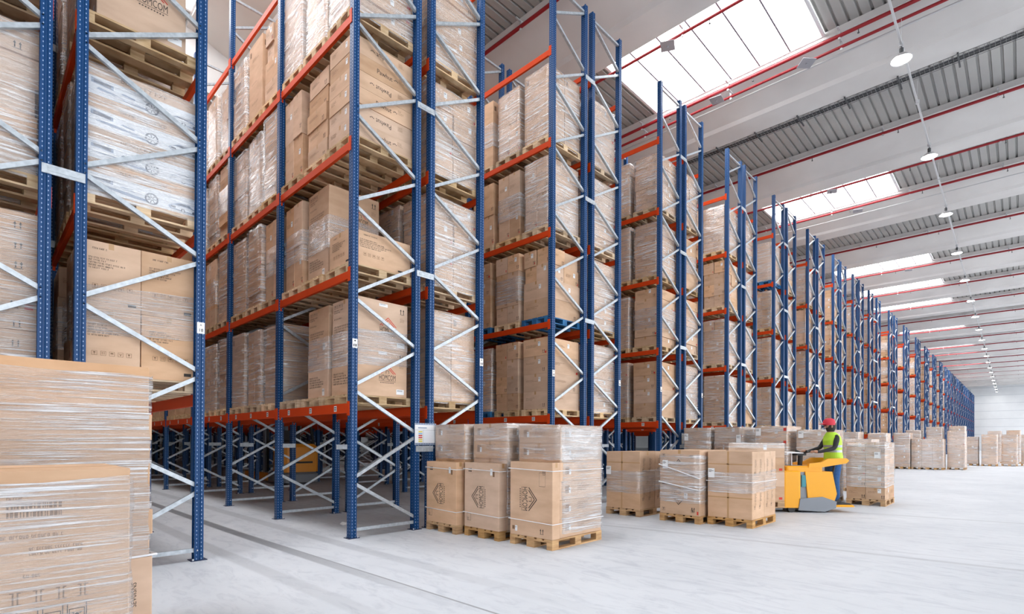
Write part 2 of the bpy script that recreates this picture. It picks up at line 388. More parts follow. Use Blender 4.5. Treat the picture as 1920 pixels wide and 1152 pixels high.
# sprinkler shield plates
SHIELD = plain('grey_shield_plate', (.40, .41, .45), .5, .2)
for i, (x, y, z, rz, lb) in enumerate([(12.95, .46, 13.88, .4, 'square grey sprinkler shield plate on thin pipe under the nearest skylight'),
        (16.45, .40, 13.82, .1, 'square grey shield plate on the paired red pipes, beside the second skylight mullion'),
        (16.62, -2.45, 13.80, .75, 'tilted grey shield plate on the paired red pipes near the skylight corner'),
        (30.5, -1.2, 13.85, .2, 'grey shield plate on the near pipe below the second skylight'),
        (26.6, -.9, 13.63, .3, 'grey shield plate on the upper pipe of the second skylight'),
        (44.57, -1.6, 13.96, .2, 'small grey shield plate on the pipe below the third skylight')]):
    mb = MB(); s_ = .21
    mb.box(-s_, s_, -s_, s_, 0, .012); mb.tube((0, 0, 0), (0, 0, -.05), .02, 8); mb.tube((0, 0, .01), (0, 0, .1), .012, 6)
    o = mb.build('shield_plate', SHIELD); o.location = (x, y, z-.1); o.rotation_euler = (.06, .05, rz); tag(o, lb, 'shield plate')

# lamps on the busbar
LAMPM = emis('lamp_glow', (1, .98, .94), LAMP)
REFL = plain('lamp_reflector', (.75, .75, .76), .25, .7)
BUS = plain('busbar_grey', (.60, .61, .62), .4, .3)
NL = 20
def lampxy(n): return 16.4+7.0*n, -4.95+.0105*7.0*n
lx0 = lampxy(-2); lx1 = lampxy(NL-1)
mb = MB(); mb.bar((lx0[0], lx0[1], 12.88), (lx1[0], lx1[1], 12.88), .05, .06)
bus = mb.build('lighting_busbar', BUS); tag(bus, 'thin grey lighting busbar carrying the row of round lamps', 'busbar')
mb = MB()
x = lx0[0]
while x < lx1[0]:
    y = lx0[1]+(x-lx0[0])*.0105; mb.tube((x, y, 12.9), (x, y, 13.6), .006, 5); mb.box(x-.03, x+.03, y-.05, y+.05, 12.82, 12.95); x += 3.5
mb.build('hanger', BUS, bus)
first = None
for n in range(-1, NL):
    x, y = lampxy(n)
    L = empty('pendant_lamp', (x, y, 12.42), 0, 'round high-bay lamp, %s along the busbar from the near end' % ORD[n+1], 'lamp', 'round lamps hanging from the busbar')
    if first is None:
        mb = MB(); mb.lathe([(.05, .20), (.10, .18), (.20, .09), (.26, .0), (.255, .0), (.19, .08), (.09, .16)], n=28); a = mb.build('reflector', REFL, L)
        mb = MB(); mb.lathe([(.001, .035), (.12, .03), (.245, .02)], n=28); b_ = mb.build('lens', LAMPM, L)
        mb = MB(); mb.tube((0, 0, .18), (0, 0, .34), .055, 12); mb.tube((0, 0, .34), (0, 0, .46), .012, 6); c_ = mb.build('ballast', DARKM, L)
        first = (a, b_, c_)
    else:
        for ch in first: k = ch.copy(); COL.objects.link(k); k.parent = L

# ------------------------------------------------------------------ racks
D = 1.166
LV = [2.01, 4.09, 6.11, 8.09, 10.12]
H = 11.8
BAY = 2.788
def upright_mesh(mir):
    mb = MB(); t = -1 if mir else 1
    # open profile: web to the aisle side, returns to the inside
    p = [(-.05, -.06), (-.015, -.06), (-.008, -.05), (.012, -.05), (.018, -.06), (.05, -.06), (.05, -.038), (.035, -.038),
         (.035, .038), (.05, .038), (.05, .06), (.018, .06), (.012, .05), (-.008, .05), (-.015, .06), (-.05, .06)]
    p = [(a*t, b) for a, b in p]
    if mir: p = p[::-1]
    mb.prism(p, 0.008, H)
    mb.box(-.09, .09, -.085, .085, 0, .008, 1)
    mb.tube((.065*t, -.065, .008), (.065*t, -.065, .03), .012, 6, 2); mb.tube((-.065*t, .065, .008), (-.065*t, .065, .03), .012, 6, 2)
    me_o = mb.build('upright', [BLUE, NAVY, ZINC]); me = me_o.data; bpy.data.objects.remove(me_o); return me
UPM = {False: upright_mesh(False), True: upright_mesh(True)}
def brace_mesh(mir):
    # local x 0..D, outer upright at 0 ; mirrored: outer upright at D
    mb = MB(); b0, db = .889, 1.434
    def X(a): return D-a if mir else a
    def seg(xa, za, xb, zb):
        mb.bar((X(xa), -.012, za), (X(xb), -.012, zb), .05, .042, 0, (0, 1, 0))
        mb.bar((X(xa), .016, za), (X(xb), .016, zb), .012, .042, 0, (0, 1, 0))
        for q, s in (((xa, za), 1), ((xb, zb), -1)): mb.tube((X(q[0]), -.06, q[1]), (X(q[0]), -.044, q[1]), .011, 8, 1)
    e = .03
    seg(.02, .13, D-.02, .13)
    k = 0
    while True:
        zl = b0+k*db
        if zl > H-.2: break
        seg(e, zl-.05, D-e, zl-db/2+.05)
        zr = zl+db/2
        if zr > H-.1: break
        seg(e, zl+.05, D-e, zr-.05); k += 1
    seg(.02, H-.16, D-.02, H-.16)
    o = mb.build('upright_frame', [GALV, ZINC]); me = o.data; bpy.data.objects.remove(o); return me
BRM = {False: brace_mesh(False), True: brace_mesh(True)}
def beam_mesh(h, labels):
    mb = MB(); y0, y1 = .055, BAY-.055
    prof = [(-.024, -h/2), (.024, -h/2), (.024, h/2-.03), (.006, h/2-.03), (.006, h/2), (-.024, h/2)]
    n = len(prof)
    mb.add([(a, y0, b) for a, b in prof]+[(a, y1, b) for a, b in prof], [(i, n+i, n+(i+1) % n, (i+1) % n) for i in range(n)]+[tuple(range(n)), tuple(range(2*n-1, n-1, -1))])
    for yy in (y0, y1):
        s = 1 if yy == y0 else -1
        mb.box(-.058, -.050, yy-s*.06, yy+s*.012, -.12, .10); mb.box(-.058, .03, yy-.003, yy+.003, -.12, .10)
    mats = [ORANGE]
    if labels:
        mats = [ORANGE, PAPER, INK]
        u = Vector((0, -1, 0)); v = Vector((0, 0, 1))
        for yy in (.5, 1.39, 2.28):
            o = Vector((-.024, yy, 0))
            mb.quad(o, u, v, -.045, .045, -.045, .045, 1)
            for i in range(5): mb.quad(o, u, v, -.034+i*.014, -.027+i*.014, -.03, .006, 2, .003)
            mb.quad(o, u, v, -.034, .034, .016, .03, 2, .003)
    o = mb.build('beam', mats); me = o.data; bpy.data.objects.remove(o); return me
BMM = {(0, False): beam_mesh(.15, True), (1, False): beam_mesh(.12, False)}
ROWS = [('A', -2.629, 0.), ('B', 2.108, 4.737), ('C', 6.87, 9.50), ('D', 11.64, 14.30), ('E', 16.40, 19.10), ('F', 21.2, 24.0), ('G', 26.0, 28.8), ('H', 30.77, 33.5),
        ('I', 35.4, 38.2), ('J', 40.05, 43.85), ('K', 47.5, 51.0), ('L', 54.65, 57.4), ('M', 61.85, 64.7), ('N', 68.5, 71.6), ('O', 75.5, 78.5), ('P', 82.6, 85.4), ('Q', 88.9, 91.7)]
x = 93.6
while x < 149: ROWS.append(('R', x, x+2.63)); x += 4.7
SPACER = None
def rack(ri, X1, X4):
    g = X4-X1-2*D
    t = empty('pallet_rack', (X1, 0, 0), 0, 'blue and orange back-to-back pallet rack, %s row counted from the left' % ORD[ri], 'pallet rack', 'rows of double pallet racks')
    subs = [(0, False), (D+g, True)]
    nb = 9 if ri < 3 else (6 if ri < 5 else (3 if ri < 10 else 2))
    for sx, mir in subs:
        for k in range(nb+1):
            fr = link('upright_frame', BRM[mir], t, (sx, k*BAY, 0))
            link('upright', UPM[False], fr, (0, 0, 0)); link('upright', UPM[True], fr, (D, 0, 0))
        nbb = nb if ri < 5 else min(nb, 2)
        lvn = range(5)
        cnt = 0
        for li in lvn:
            for k in range(nbb):
                if k >= 4 and li > 0: continue
                for xo, fl in ((0, False), (D, True)):
                    if cnt >= 48: break
                    o = link('beam', BMM[(0 if li == 0 else 1, False)], t, (sx+xo, k*BAY, LV[li]), (0, 0, 0) if not fl else None)
                    if fl: o.rotation_euler = (0, 0, math.pi); o.location = (sx+xo, (k+1)*BAY, LV[li])
                    cnt += 1
    for z in (1.37, 4.35, 7.22, 10.09):
        for k in range(0, nb+1):
            if k > 2 and z > 2: continue
            mb = MB(); mb.box(D-.03, D+g+.03, k*BAY-.075, k*BAY-.062, z-.05, z+.05); mb.box(D+.02, D+g-.02, k*BAY-.079, k*BAY-.062, z-.02, z+.02, 0)
            mb.build('row_spacer', GALV, t)
    return t
for ri, (nm, a, b_) in enumerate(ROWS): rack(ri, a, b_)

# ------------------------------------------------------------------ pallets and cartons
def pallet_mesh():
    mb = MB()
    for i in range(5):  # deck boards along x
        wd = .145 if i in (0, 2, 4) else .10; yc = -.3275+i*.16375
        mb.box(-.6, .6, yc-wd/2, yc+wd/2, .122, .144)
    for xc in (-.5275, 0, .5275): mb.box(xc-.0725, xc+.0725, -.4, .4, .1, .122)
    for xc in (-.5275, 0, .5275):
        for yc, wd in ((-.35, .10), (0, .145), (.35, .10)): mb.box(xc-.0725, xc+.0725, yc-wd/2, yc+wd/2, .022, .1)
    for yc, wd in ((-.35, .10), (0, .145), (.35, .10)): mb.box(-.6, .6, yc-wd/2, yc+wd/2, 0, .022)
    return mb
def strip(o): me = o.data; bpy.data.objects.remove(o); return me
PAL = strip(pallet_mesh().build('pallet', WOOD))
PALF = strip(pallet_mesh().build('pallet', WOODF))
PALB = strip(pallet_mesh().build('pallet', BLUEWOOD))
Z = Vector((0, 0, 1))
def faces(x0, x1, y0, y1, z0, z1):
    return {'-x': (Vector((x0, y1, z0)), Vector((0, -1, 0)), y1-y0), '+x': (Vector((x1, y0, z0)), Vector((0, 1, 0)), y1-y0),
            '-y': (Vector((x0, y0, z0)), Vector((1, 0, 0)), x1-x0), '+y': (Vector((x1, y1, z0)), Vector((-1, 0, 0)), x1-x0)}
def txtlines(mb, o, u, v, x, y, w_, n, lh, rng, m=2, fill=.75):
    for i in range(n):
        a = x; yy = y-i*lh*1.7; end = x+w_*rng.uniform(.45, 1)
        while a < end:
            for q in range(rng.randint(2, 6)):
                if a > end: break
                g_ = rng.random()
                mb.quad(o, u, v, a, a+lh*.16, yy, yy+lh, m)
                if g_ < .75: mb.quad(o, u, v, a+lh*.16, a+lh*.5, yy+lh*.84, yy+lh, m)
                if g_ > .3: mb.quad(o, u, v, a+lh*.16, a+lh*.5, yy, yy+lh*.16, m)
                if g_ > .6: mb.quad(o, u, v, a+lh*.36, a+lh*.52, yy, yy+lh*.9, m)
                a += lh*.72
            a += lh*.5
def barcode(mb, o, u, v, x, y, w_, h, rng, m=2):
    a = x
    while a < x+w_:
        l = rng.choice((.004, .008, .012)); mb.quad(o, u, v, a, min(a+l, x+w_), y, y+h, m); a += l+rng.choice((.004, .007))
def arrows(mb, o, u, v, x, y, s, m=1):
    for dx in (0, .62*s):
        mb.quad(o, u, v, x+dx+.12*s, x+dx+.26*s, y, y+.6*s, m); mb.poly(o, u, v, [(x+dx, y+.6*s), (x+dx+.38*s, y+.6*s), (x+dx+.19*s, y+s)], m)
    mb.quad(o, u, v, x, x+s, y-.14*s, y-.06*s, m)
def frame_icon(mb, o, u, v, x, y, s, kind, m=1):
    t = s*.06
    for a in ((x, x+s, y, y+t), (x, x+s, y+s-t, y+s), (x, x+t, y, y+s), (x+s-t, x+s, y, y+s)): mb.quad(o, u, v, *a, m)
    c = x+s/2
    if kind == 0:   # glass
        mb.poly(o, u, v, [(c-.2*s, y+.8*s), (c-.16*s, y+.5*s), (c+.16*s, y+.5*s), (c+.2*s, y+.8*s)], m); mb.quad(o, u, v, c-.03*s, c+.03*s, y+.25*s, y+.5*s, m); mb.quad(o, u, v, c-.15*s, c+.15*s, y+.18*s, y+.25*s, m)
    elif kind == 1:  # arrows
        for dx in (-.25*s, .08*s):
            mb.quad(o, u, v, c+dx+.05*s, c+dx+.12*s, y+.2*s, y+.6*s, m); mb.poly(o, u, v, [(c+dx-.02*s, y+.6*s), (c+dx+.19*s, y+.6*s), (c+dx+.085*s, y+.82*s)], m)
    elif kind == 2:  # umbrella
        mb.poly(o, u, v, [(c+.32*s*math.cos(q), y+.5*s+.28*s*math.sin(q)) for q in [math.pi*i/8 for i in range(9)]], m); mb.quad(o, u, v, c-.02*s, c+.02*s, y+.2*s, y+.5*s, m)
    else:
        mb.poly(o, u, v, [(c+.14*s*math.cos(q), y+.5*s+.14*s*math.sin(q)) for q in [math.pi*i/4 for i in range(8)]], m)
        for q in range(3):
            a = q*2.094+.5; mb.stroke(o, u, v, (c+.18*s*math.cos(a), y+.5*s+.18*s*math.sin(a)), (c+.36*s*math.cos(a), y+.5*s+.36*s*math.sin(a)), .1*s, m)
def homcom(mb, o, u, v, cx, cyy, s, rot=0., m=1, roof=1):
    # house emblem over the word, drawn in a frame turned by rot
    c, sn = math.cos(rot), math.sin(rot)
    def P(a, b): return (cx+a*c-b*sn, cyy+a*sn+b*c)
    mb.text(o, u, v, *P(0, -.16*s), .48*s, 'HOMCOM', m, .54, rot)
    for k, (x0, y0) in enumerate(((-.58, .10), (-.44, .10))):
        mb.stroke(o, u, v, P(x0*s, y0*s), P(0, (.62-.14*k)*s), .045*s, roof); mb.stroke(o, u, v, P(-x0*s, y0*s), P(0, (.62-.14*k)*s), .045*s, roof)
    mb.stroke(o, u, v, P(-.10*s, .10*s), P(-.10*s, .28*s), .03*s, m); mb.stroke(o, u, v, P(.10*s, .10*s), P(.10*s, .28*s), .03*s, m); mb.stroke(o, u, v, P(-.10*s, .28*s), P(.10*s, .28*s), .03*s, m)
    mb.stroke(o, u, v, P(-.6*s, -.36*s), P(.6*s, -.36*s), .02*s, m)
    for q in range(9): mb.stroke(o, u, v, P((-.5+.11*q)*s, -.46*s), P((-.44+.11*q)*s, -.46*s), .05*s, m)
def ship_label(mb, o, u, v, x, y, w_, h, rng):
    mb.quad(o, u, v, x, x+w_, y, y+h, 3, .003); barcode(mb, o, u, v.copy(), x+.1*w_, y+.15*h, .8*w_, .3*h, rng, 1)
    for i in range(3): mb.quad(o, u, v, x+.1*w_, x+w_*rng.uniform(.5, .9), y+(.6+.1*i)*h, y+(.64+.1*i)*h, 1, .0045)
CM = [CARD, INK, INKB, PAPER, TAPE, REDINK, PICBLUE, PICDARK, PICWHITE]
def carton_mesh(x0, x1, y0, y1, z0, z1, style, seed=0):
    rng = random.Random(seed)
    mb = MB(); c = .006; g = .0015
    mb.prism([(x0+c, y0), (x1-c, y0), (x1, y0+c), (x1, y1-c), (x1-c, y1), (x0+c, y1), (x0, y1-c), (x0, y0+c)], z0+g, z1-g)
    F = faces(x0, x1, y0, y1, z0, z1); h = z1-z0
    # tape over the top flaps and down the ends
    if x1-x0 > y1-y0:
        ym = (y0+y1)/2; mb.box(x0-.0008, x1+.0008, ym-.025, ym+.025, z1-g, z1+.0003, 4)
        for k in ('-x', '+x'): o, u, w_ = F[k]; mb.quad(o, u, Z, w_/2-.025, w_/2+.025, h-.07, h, 4, .001)
    else:
        xm = (x0+x1)/2; mb.box(xm-.025, xm+.025, y0-.0008, y1+.0008, z1-g, z1+.0003, 4)
        for k in ('-y', '+y'): o, u, w_ = F[k]; mb.quad(o, u, Z, w_/2-.025, w_/2+.025, h-.07, h, 4, .001)
    for k, (o, u, w_) in F.items():
        s = style
        if s == 'plain': continue
        if s == 'seam':   # tall carton, cross-shaped tape and joint
            if k in ('-x', '+x'):
                mb.quad(o, u, Z, w_*.45, w_*.49, 0, h, 4, .001); mb.quad(o, u, Z, 0, w_, h*.60, h*.63, 4, .001)
            else:
                for q in (.2, .62):
                    if q*w_+.1 < w_: txtlines(mb, o, u, Z, q*w_, h*.74, .10, 7, .013, rng, 1); txtlines(mb, o, u, Z, q*w_, h*.46, .08, 4, .011, rng, 2); frame_icon(mb, o, u, Z, q*w_-.03, h*.3, .06, rng.randrange(4))
            continue
        if s == 'homcom':
            if k in ('-y', '+y'):
                homcom(mb, o, u, Z, w_*.60, h*.45, min(.27, h*.36), 0, 1, 5); arrows(mb, o, u, Z, w_*.84, h*.80, .085); ship_label(mb, o, u, Z, w_*.42, h*.88, .16, .05, rng); ship_label(mb, o, u, Z, w_*.78, h*.06, .15, .085, rng)
                txtlines(mb, o, u, Z, w_*.84, h*.70, .09, 5, .009, rng, 2)
            else:
                for i in range(4): frame_icon(mb, o, u, Z, w_*.08+i*.075, h*.86, .055, i, 1)
                txtlines(mb, o, u, Z, w_*.08, h*.80, .4, 2, .02, rng, 1); txtlines(mb, o, u, Z, w_*.08, h*.62, .25, 1, .022, rng, 1); txtlines(mb, o, u, Z, w_*.08, h*.45, w_*.7, 5, .024, rng, 1); ship_label(mb, o, u, Z, w_*.72, h*.05, .09, .12, rng)
            continue
        if s == 'text':
            mb.quad(o, u, Z, w_*.08, w_*.08+.07, h*.86, h*.93, 2); txtlines(mb, o, u, Z, w_*.25, h*.80, w_*.5, 3, .015, rng, 2); txtlines(mb, o, u, Z, w_*.2, h*.48, w_*.55, 2, .012, rng, 2)
            for i in range(5): frame_icon(mb, o, u, Z, w_*.25+i*.07, h*.2, .04, i % 4, 2)
            continue
        if s == 'textbig':
            txtlines(mb, o, u, Z, w_*.2, h*.88, w_*.3, 1, .018, rng, 1); txtlines(mb, o, u, Z, w_*.14, h*.74, w_*.6, 5, .017, rng, 1)
            for i in range(5): frame_icon(mb, o, u, Z, w_*.2+i*.08, h*.30, .05, i % 4, 2)
            mb.quad(o, u, Z, w_*.78, w_*.92, h*.08, h*.13, 1)
            continue
        if s == 'pawhut':
            if k in ('-y', '+y'):
                r_ = math.pi if seed % 2 else 0
                mb.text(o, u, Z, w_*.5, h*.5, .11, 'Pawhut', 1, .9, r_)
                for q in range(4): mb.poly(o, u, Z, [(w_*.5+(.22 if not r_ else -.22)+q*.02-.03+.008*math.cos(a), h*.5+.02*(1-(q-1.5)**2*.3)+.01*math.sin(a)) for a in [i*.785 for i in range(8)]], 1)
                txtlines(mb, o, u, Z, w_*.74, h*.75, .12, 5, .009, rng, 2)
            else: txtlines(mb, o, u, Z, w_*.1, h*.7, w_*.3, 3, .014, rng, 2); ship_label(mb, o, u, Z, w_*.7, h*.45, .06, .09, rng)
            continue
        if s == 'sixflat':
            txtlines(mb, o, u, Z, w_*.40, h*.75, w_*.35, 4, .016, rng, 2); barcode(mb, o, u, Z, w_*.12, h*.35, .09, h*.4, rng, 2)
            if k in ('-x', '-y'): ship_label(mb, o, u, Z, w_*.2, h*.35, .045, .075, rng)
            continue
        if s == 'cararea':
            if k in ('-y', '+y'):
                mb.quad(o, u, Z, .02, w_-.02, h*.05, h*.62, 8)
                # close-up of a front corner: grille, bumper, wheel; then the whole car
                X = lambda a: .02+a*(w_-.04)
                Yh = lambda b: h*(.05+.57*b)
                def pl(pts, m, off=.003): mb.poly(o, u, Z, [(X(a), Yh(b)) for a, b in pts], m, off)
                pl([(.06, .62), (.24, .55), (.24, .80), (.06, .90)], 6); pl([(.08, .66), (.22, .60), (.22, .76), (.08, .84)], 7, .004)
                pl([(.10, .34), (.42, .12), (.54, .12), (.54, .24), (.30, .36), (.12, .46)], 6); pl([(.30, .52), (.42, .44), (.42, .54), (.32, .60)], 6)
                def disc(a, b, r, m, off): mb.poly(o, u, Z, [(X(a)+r*math.cos(q), Yh(b)+r*math.sin(q)) for q in [i*math.pi/8 for i in range(16)]], m, off)
                disc(.57, .36, .070, 7, .004); disc(.57, .36, .052, 8, .005)
                for q in range(7):
                    a = q*.8976; mb.stroke(o, u, Z, (X(.57)+.012*math.cos(a), Yh(.36)+.012*math.sin(a)), (X(.57)+.05*math.cos(a), Yh(.36)+.05*math.sin(a)), .008, 7, .006)
                pl([(.72, .30), (.74, .16), (.98, .10), (.995, .34), (.95, .44), (.92, .60), (.82, .60), (.77, .46)], 6); pl([(.735, .28), (.75, .20), (.97, .15), (.98, .34), (.90, .42), (.77, .42)], 8, .004)
                pl([(.80, .46), (.84, .56), (.91, .56), (.93, .46)], 7, .005); pl([(.74, .25), (.79, .23), (.79, .33), (.75, .34)], 7, .005)
                disc(.86, .17, .024, 7, .006); disc(.86, .17, .013, 8, .007); disc(.965, .17, .020, 7, .006)
                mb.text(o, u, Z, w_*.5, h*.78, .07, 'BENTLEY EXP', 2, 1.1)
            else: txtlines(mb, o, u, Z, w_*.1, h*.7, w_*.5, 4, .014, rng, 2)
            continue
        # default: a few marks
        if rng.random() < .8: txtlines(mb, o, u, Z, w_*.12, h*.62, w_*.5, rng.choice((2, 3)), .014, rng, 2)
        if rng.random() < .5: arrows(mb, o, u, Z, w_*.8, h*.15, min(.07, h*.35), 1)
        if rng.random() < .45: ship_label(mb, o, u, Z, w_*.62, h*.55, .07, min(.1, h*.35), rng)
        if rng.random() < .25: mb.quad(o, u, Z, w_*.9, w_*.96, h*.1, h*.1+.05, 5)
    return strip(mb.build('carton', CM))
def wrap_mesh(x0, x1, y0, y1, z0, z1, mat, seed=0, top=True, tilt=0.):
    rng = random.Random(seed); mb = MB(); off = .012; r = .03; per = []
    X0, X1, Y0, Y1 = x0-off, x1+off, y0-off, y1+off
    def edge(a, b, n): return [(a[0]+(b[0]-a[0])*i/n, a[1]+(b[1]-a[1])*i/n) for i in range(n)]
    pts = [(X0+r, Y0), (X1-r, Y0), (X1, Y0+r), (X1, Y1-r), (X1-r, Y1), (X0+r, Y1), (X0, Y1-r), (X0, Y0+r)]
    for i in range(8):
        a, b = pts[i], pts[(i+1) % 8]; n = 7 if i % 2 == 0 else 2; per += edge(a, b, n)
    n = len(per); rows = max(3, int((z1-z0)/.075)); cx, cyy = (x0+x1)/2, (y0+y1)/2
    V = []
    for j in range(rows+1):
        z = z0+(z1-z0)*j/rows; ph = rng.uniform(0, 6.28)
        for i, (a, b) in enumerate(per):
            d = .004*math.sin(i*.9+ph)+rng.uniform(-.004, .004)+.004; s = 1+d/.6
            V.append((cx+(a-cx)*s, cyy+(b-cyy)*s, z+tilt*(a-cx)+.006*math.sin(i*1.7+j)))
    F_ = [(j*n+i, j*n+(i+1) % n, (j+1)*n+(i+1) % n, (j+1)*n+i) for j in range(rows) for i in range(n)]
    if top:
        k = len(V); V += [(cx+(a-cx)*.78, cyy+(b-cyy)*.78, z1+.008) for a, b in per]
        F_ += [(rows*n+i, rows*n+(i+1) % n, k+(i+1) % n, k+i) for i in range(n)]
    mb.add(V, F_, 0, True)
    return strip(mb.build('stretch_wrap', mat))
B0 = .146
def layers(n, h, x=.58, y=.39, j=.012, style='', seed=1, z=B0):
    rng = random.Random(seed); out = []
    for i in range(n):
        dx, dy = rng.uniform(-j, j), rng.uniform(-j, j); out.append((-x+dx, x+dx, -y+dy, y+dy, z+i*h, z+(i+1)*h, style, seed*10+i))
    return out
def grid(nx, ny, nz, h, x=.58, y=.39, j=.006, style='', seed=1, drop=0, z=B0):
    rng = random.Random(seed); out = []; wx, wy = 2*x/nx, 2*y/ny
    for k in range(nz):
        for i in range(nx):
            for l in range(ny):
                if k == nz-1 and drop and rng.random() < drop: continue
                dx, dy = rng.uniform(-j, j), rng.uniform(-j, j)
                out.append((-x+i*wx+dx+.004, -x+(i+1)*wx+dx-.004, -y+l*wy+dy+.004, -y+(l+1)*wy+dy-.004, z+k*h, z+(k+1)*h, style, seed*100+k*10+i*3+l))
    return out
PROTO = {}
def proto(key, desc, boxes, blue=False, pal=None):
    cs = [carton_mesh(*b) for b in boxes]
    x0, x1 = min(b[0] for b in boxes), max(b[1] for b in boxes); y0, y1 = min(b[2] for b in boxes), max(b[3] for b in boxes); z1 = max(b[5] for b in boxes)
    sd = len(PROTO)
    wr = {'none': None, 'full': wrap_mesh(x0, x1, y0, y1, .10, z1, WRAP, sd), 'heavy': wrap_mesh(x0, x1, y0, y1, .10, z1, WRAPH, sd+50),
          'band': wrap_mesh(x0, x1, y0, y1, B0+(z1-B0)*.32, B0+(z1-B0)*.68, WRAPH, sd+90, False, .05)}
    PROTO[key] = (desc, cs, wr, z1)
proto('big2', 'two big stacked cartons', layers(2, .78, .48, .385, .004, 'homcom', 1))
proto('flat6', 'stack of six flat cartons', layers(6, .275, .55, .365, .022, '', 2))
proto('flat8', 'stack of eight thin cartons', layers(8, .205, .56, .37, .014, '', 3))
proto('flat5', 'stack of five cartons', layers(5, .31, .54, .36, .028, '', 4))
proto('col22', 'four upright cartons in columns', grid(2, 1, 2, .76, .575, .385, .004, 'textbig', 5))
proto('tall2', 'pair of tall cartons', grid(1, 2, 2, .78, .54, .365, .014, '', 6))
proto('grid', 'block of small cartons', grid(2, 2, 4, .40, .57, .38, .012, '', 7))
proto('gridd', 'uneven block of cartons', grid(3, 2, 4, .40, .58, .39, .010, '', 8, .5))
proto('low1', 'single low carton', layers(1, .56, .55, .36, .0, 'textbig', 9))
proto('mixed', 'mixed large and small cartons', layers(2, .42, .56, .38, .01, '', 10)+grid(2, 2, 2, .36, .54, .37, .02, '', 11, .3, B0+.84))
proto('car4', 'stack of four car-picture cartons', layers(4, .36, .585, .39, .004, 'cararea', 12))
proto('paw6', 'stack of six paw-printed cartons', layers(6, .265, .57, .37, .012, 'pawhut', 13))
proto('tall1', 'one tall carton pair', grid(2, 1, 1, 1.62, .56, .37, .004, 'text', 14))
proto('low2', 'low stack of two cartons', layers(2, .34, .56, .37, .01, '', 15))
proto('flat4', 'stack of four deep cartons', layers(4, .40, .56, .37, .018, '', 16))
proto('logo1', 'big logo carton with side boxes', layers(1, 1.05, .44, .385, .0, 'homcom', 17)+grid(1, 2, 2, .27, .56, .37, .01, '', 18, 0, B0+1.05))
proto('empty', 'bare pallet', layers(1, .02, .5, .3, 0, 'plain', 19))
PROTO['empty'] = ('bare pallet', [], {'none': None}, .144)
def load(key, wrap, loc, rz, label, cat='pallet load', group=None, blue=False, wr_mats=None):
    desc, cs, wr, zt = PROTO[key]
    t = empty('pallet_load' if cs else 'empty_pallet', loc, rz, label, cat if cs else 'pallet', group)
    link('pallet', PALB if blue else PAL, t)
    for c in cs: link('carton', c, t)
    if wr.get(wrap): link('stretch_wrap', wr[wrap], t)
    return t
LVN = ['lowest', 'second', 'third', 'fourth', 'top']
SLOT = ['end', 'second', 'third', 'fourth', 'fifth', 'sixth', 'seventh', 'eighth', 'ninth']
rng = random.Random(21)
KEYS = ['flat6', 'flat8', 'flat5', 'tall2', 'grid', 'gridd', 'mixed', 'flat4', 'flat6', 'grid', 'tall1']
WK = ['full', 'full', 'heavy', 'band', 'full', 'none']
SPEC = {  # (row, half, level, slot) -> (proto, wrap)
 (0, 1, 0, 0): ('col22', 'band'), (0, 1, 1, 0): ('car4', 'full'), (0, 1, 2, 0): ('logo1', 'none'), (0, 0, 0, 0): ('flat8', 'heavy'), (0, 0, 1, 0): ('flat5', 'full'), (0, 0, 2, 0): ('flat6', 'heavy'),
 (1, 0, 0, 0): ('big2', 'band'), (1, 0, 0, 1): ('big2', 'band'), (1, 0, 0, 2): ('empty', 'none'), (1, 0, 0, 3): ('flat5', 'full'), (1, 0, 0, 4): ('tall2', 'full'), (1, 0, 0, 5): ('tall1', 'full'),
 (1, 0, 1, 0): ('low1', 'none'), (1, 0, 1, 1): ('big2', 'band'), (1, 0, 1, 2): ('tall2', 'band'), (1, 0, 1, 3): ('tall2', 'band'), (1, 0, 1, 4): ('flat6', 'full'), (1, 0, 1, 5): ('tall1', 'full'),
 (1, 0, 2, 0): ('paw6', 'none'), (1, 0, 2, 1): ('flat5', 'none'), (1, 0, 2, 2): ('tall2', 'none'), (1, 0, 2, 3): ('flat6', 'full'), (1, 0, 2, 4): ('mixed', 'heavy'),
 (1, 0, 3, 0): ('flat6', 'full'), (1, 0, 3, 1): ('tall2', 'full'), (1, 0, 3, 2): ('flat4', 'heavy'), (1, 0, 3, 3): ('mixed', 'none'),
 (1, 1, 0, 0): ('tall1', 'full'), (1, 1, 1, 0): ('grid', 'full'), (1, 1, 2, 0): ('grid', 'full'), (1, 1, 3, 0): ('flat5', 'full'),
 (2, 0, 0, 0): ('flat4', 'none'), (2, 0, 0, 1): ('grid', 'none'), (2, 0, 0, 2): ('mixed', 'full'), (2, 0, 1, 0): ('mixed', 'none'), (2, 0, 1, 1): ('grid', 'band'), (2, 0, 1, 2): ('flat4', 'none'),
 (2, 0, 2, 0): ('tall2', 'full'), (2, 0, 2, 1): ('tall2', 'band'), (2, 0, 2, 2): ('tall2', 'none'), (2, 0, 3, 0): ('tall1', 'full'), (2, 0, 3, 1): ('tall2', 'full'), (2, 0, 3, 2): ('tall1', 'band'),
 (3, 0, 0, 0): ('flat4', 'none'), (3, 0, 1, 0): ('flat6', 'band'), (3, 0, 2, 0): ('flat5', 'full'), (3, 0, 3, 0): ('flat5', 'full'),
}
BLUEP = {(2, 0, 1, 0), (2, 0, 0, 2), (2, 0, 1, 2), (5, 0, 3, 0), (7, 0, 0, 0), (6, 0, 1, 1)}
n0 = [4, 9, 3, 2, 2, 1, 1, 1, 1, 1, 1, 1, 1, 1, 1, 1, 1]
n1 = [4, 3, 2, 2, 1, 1, 1, 1, 1, 1, 1, 1, 1, 1, 1, 0, 0]
HALF = ['left', 'right']
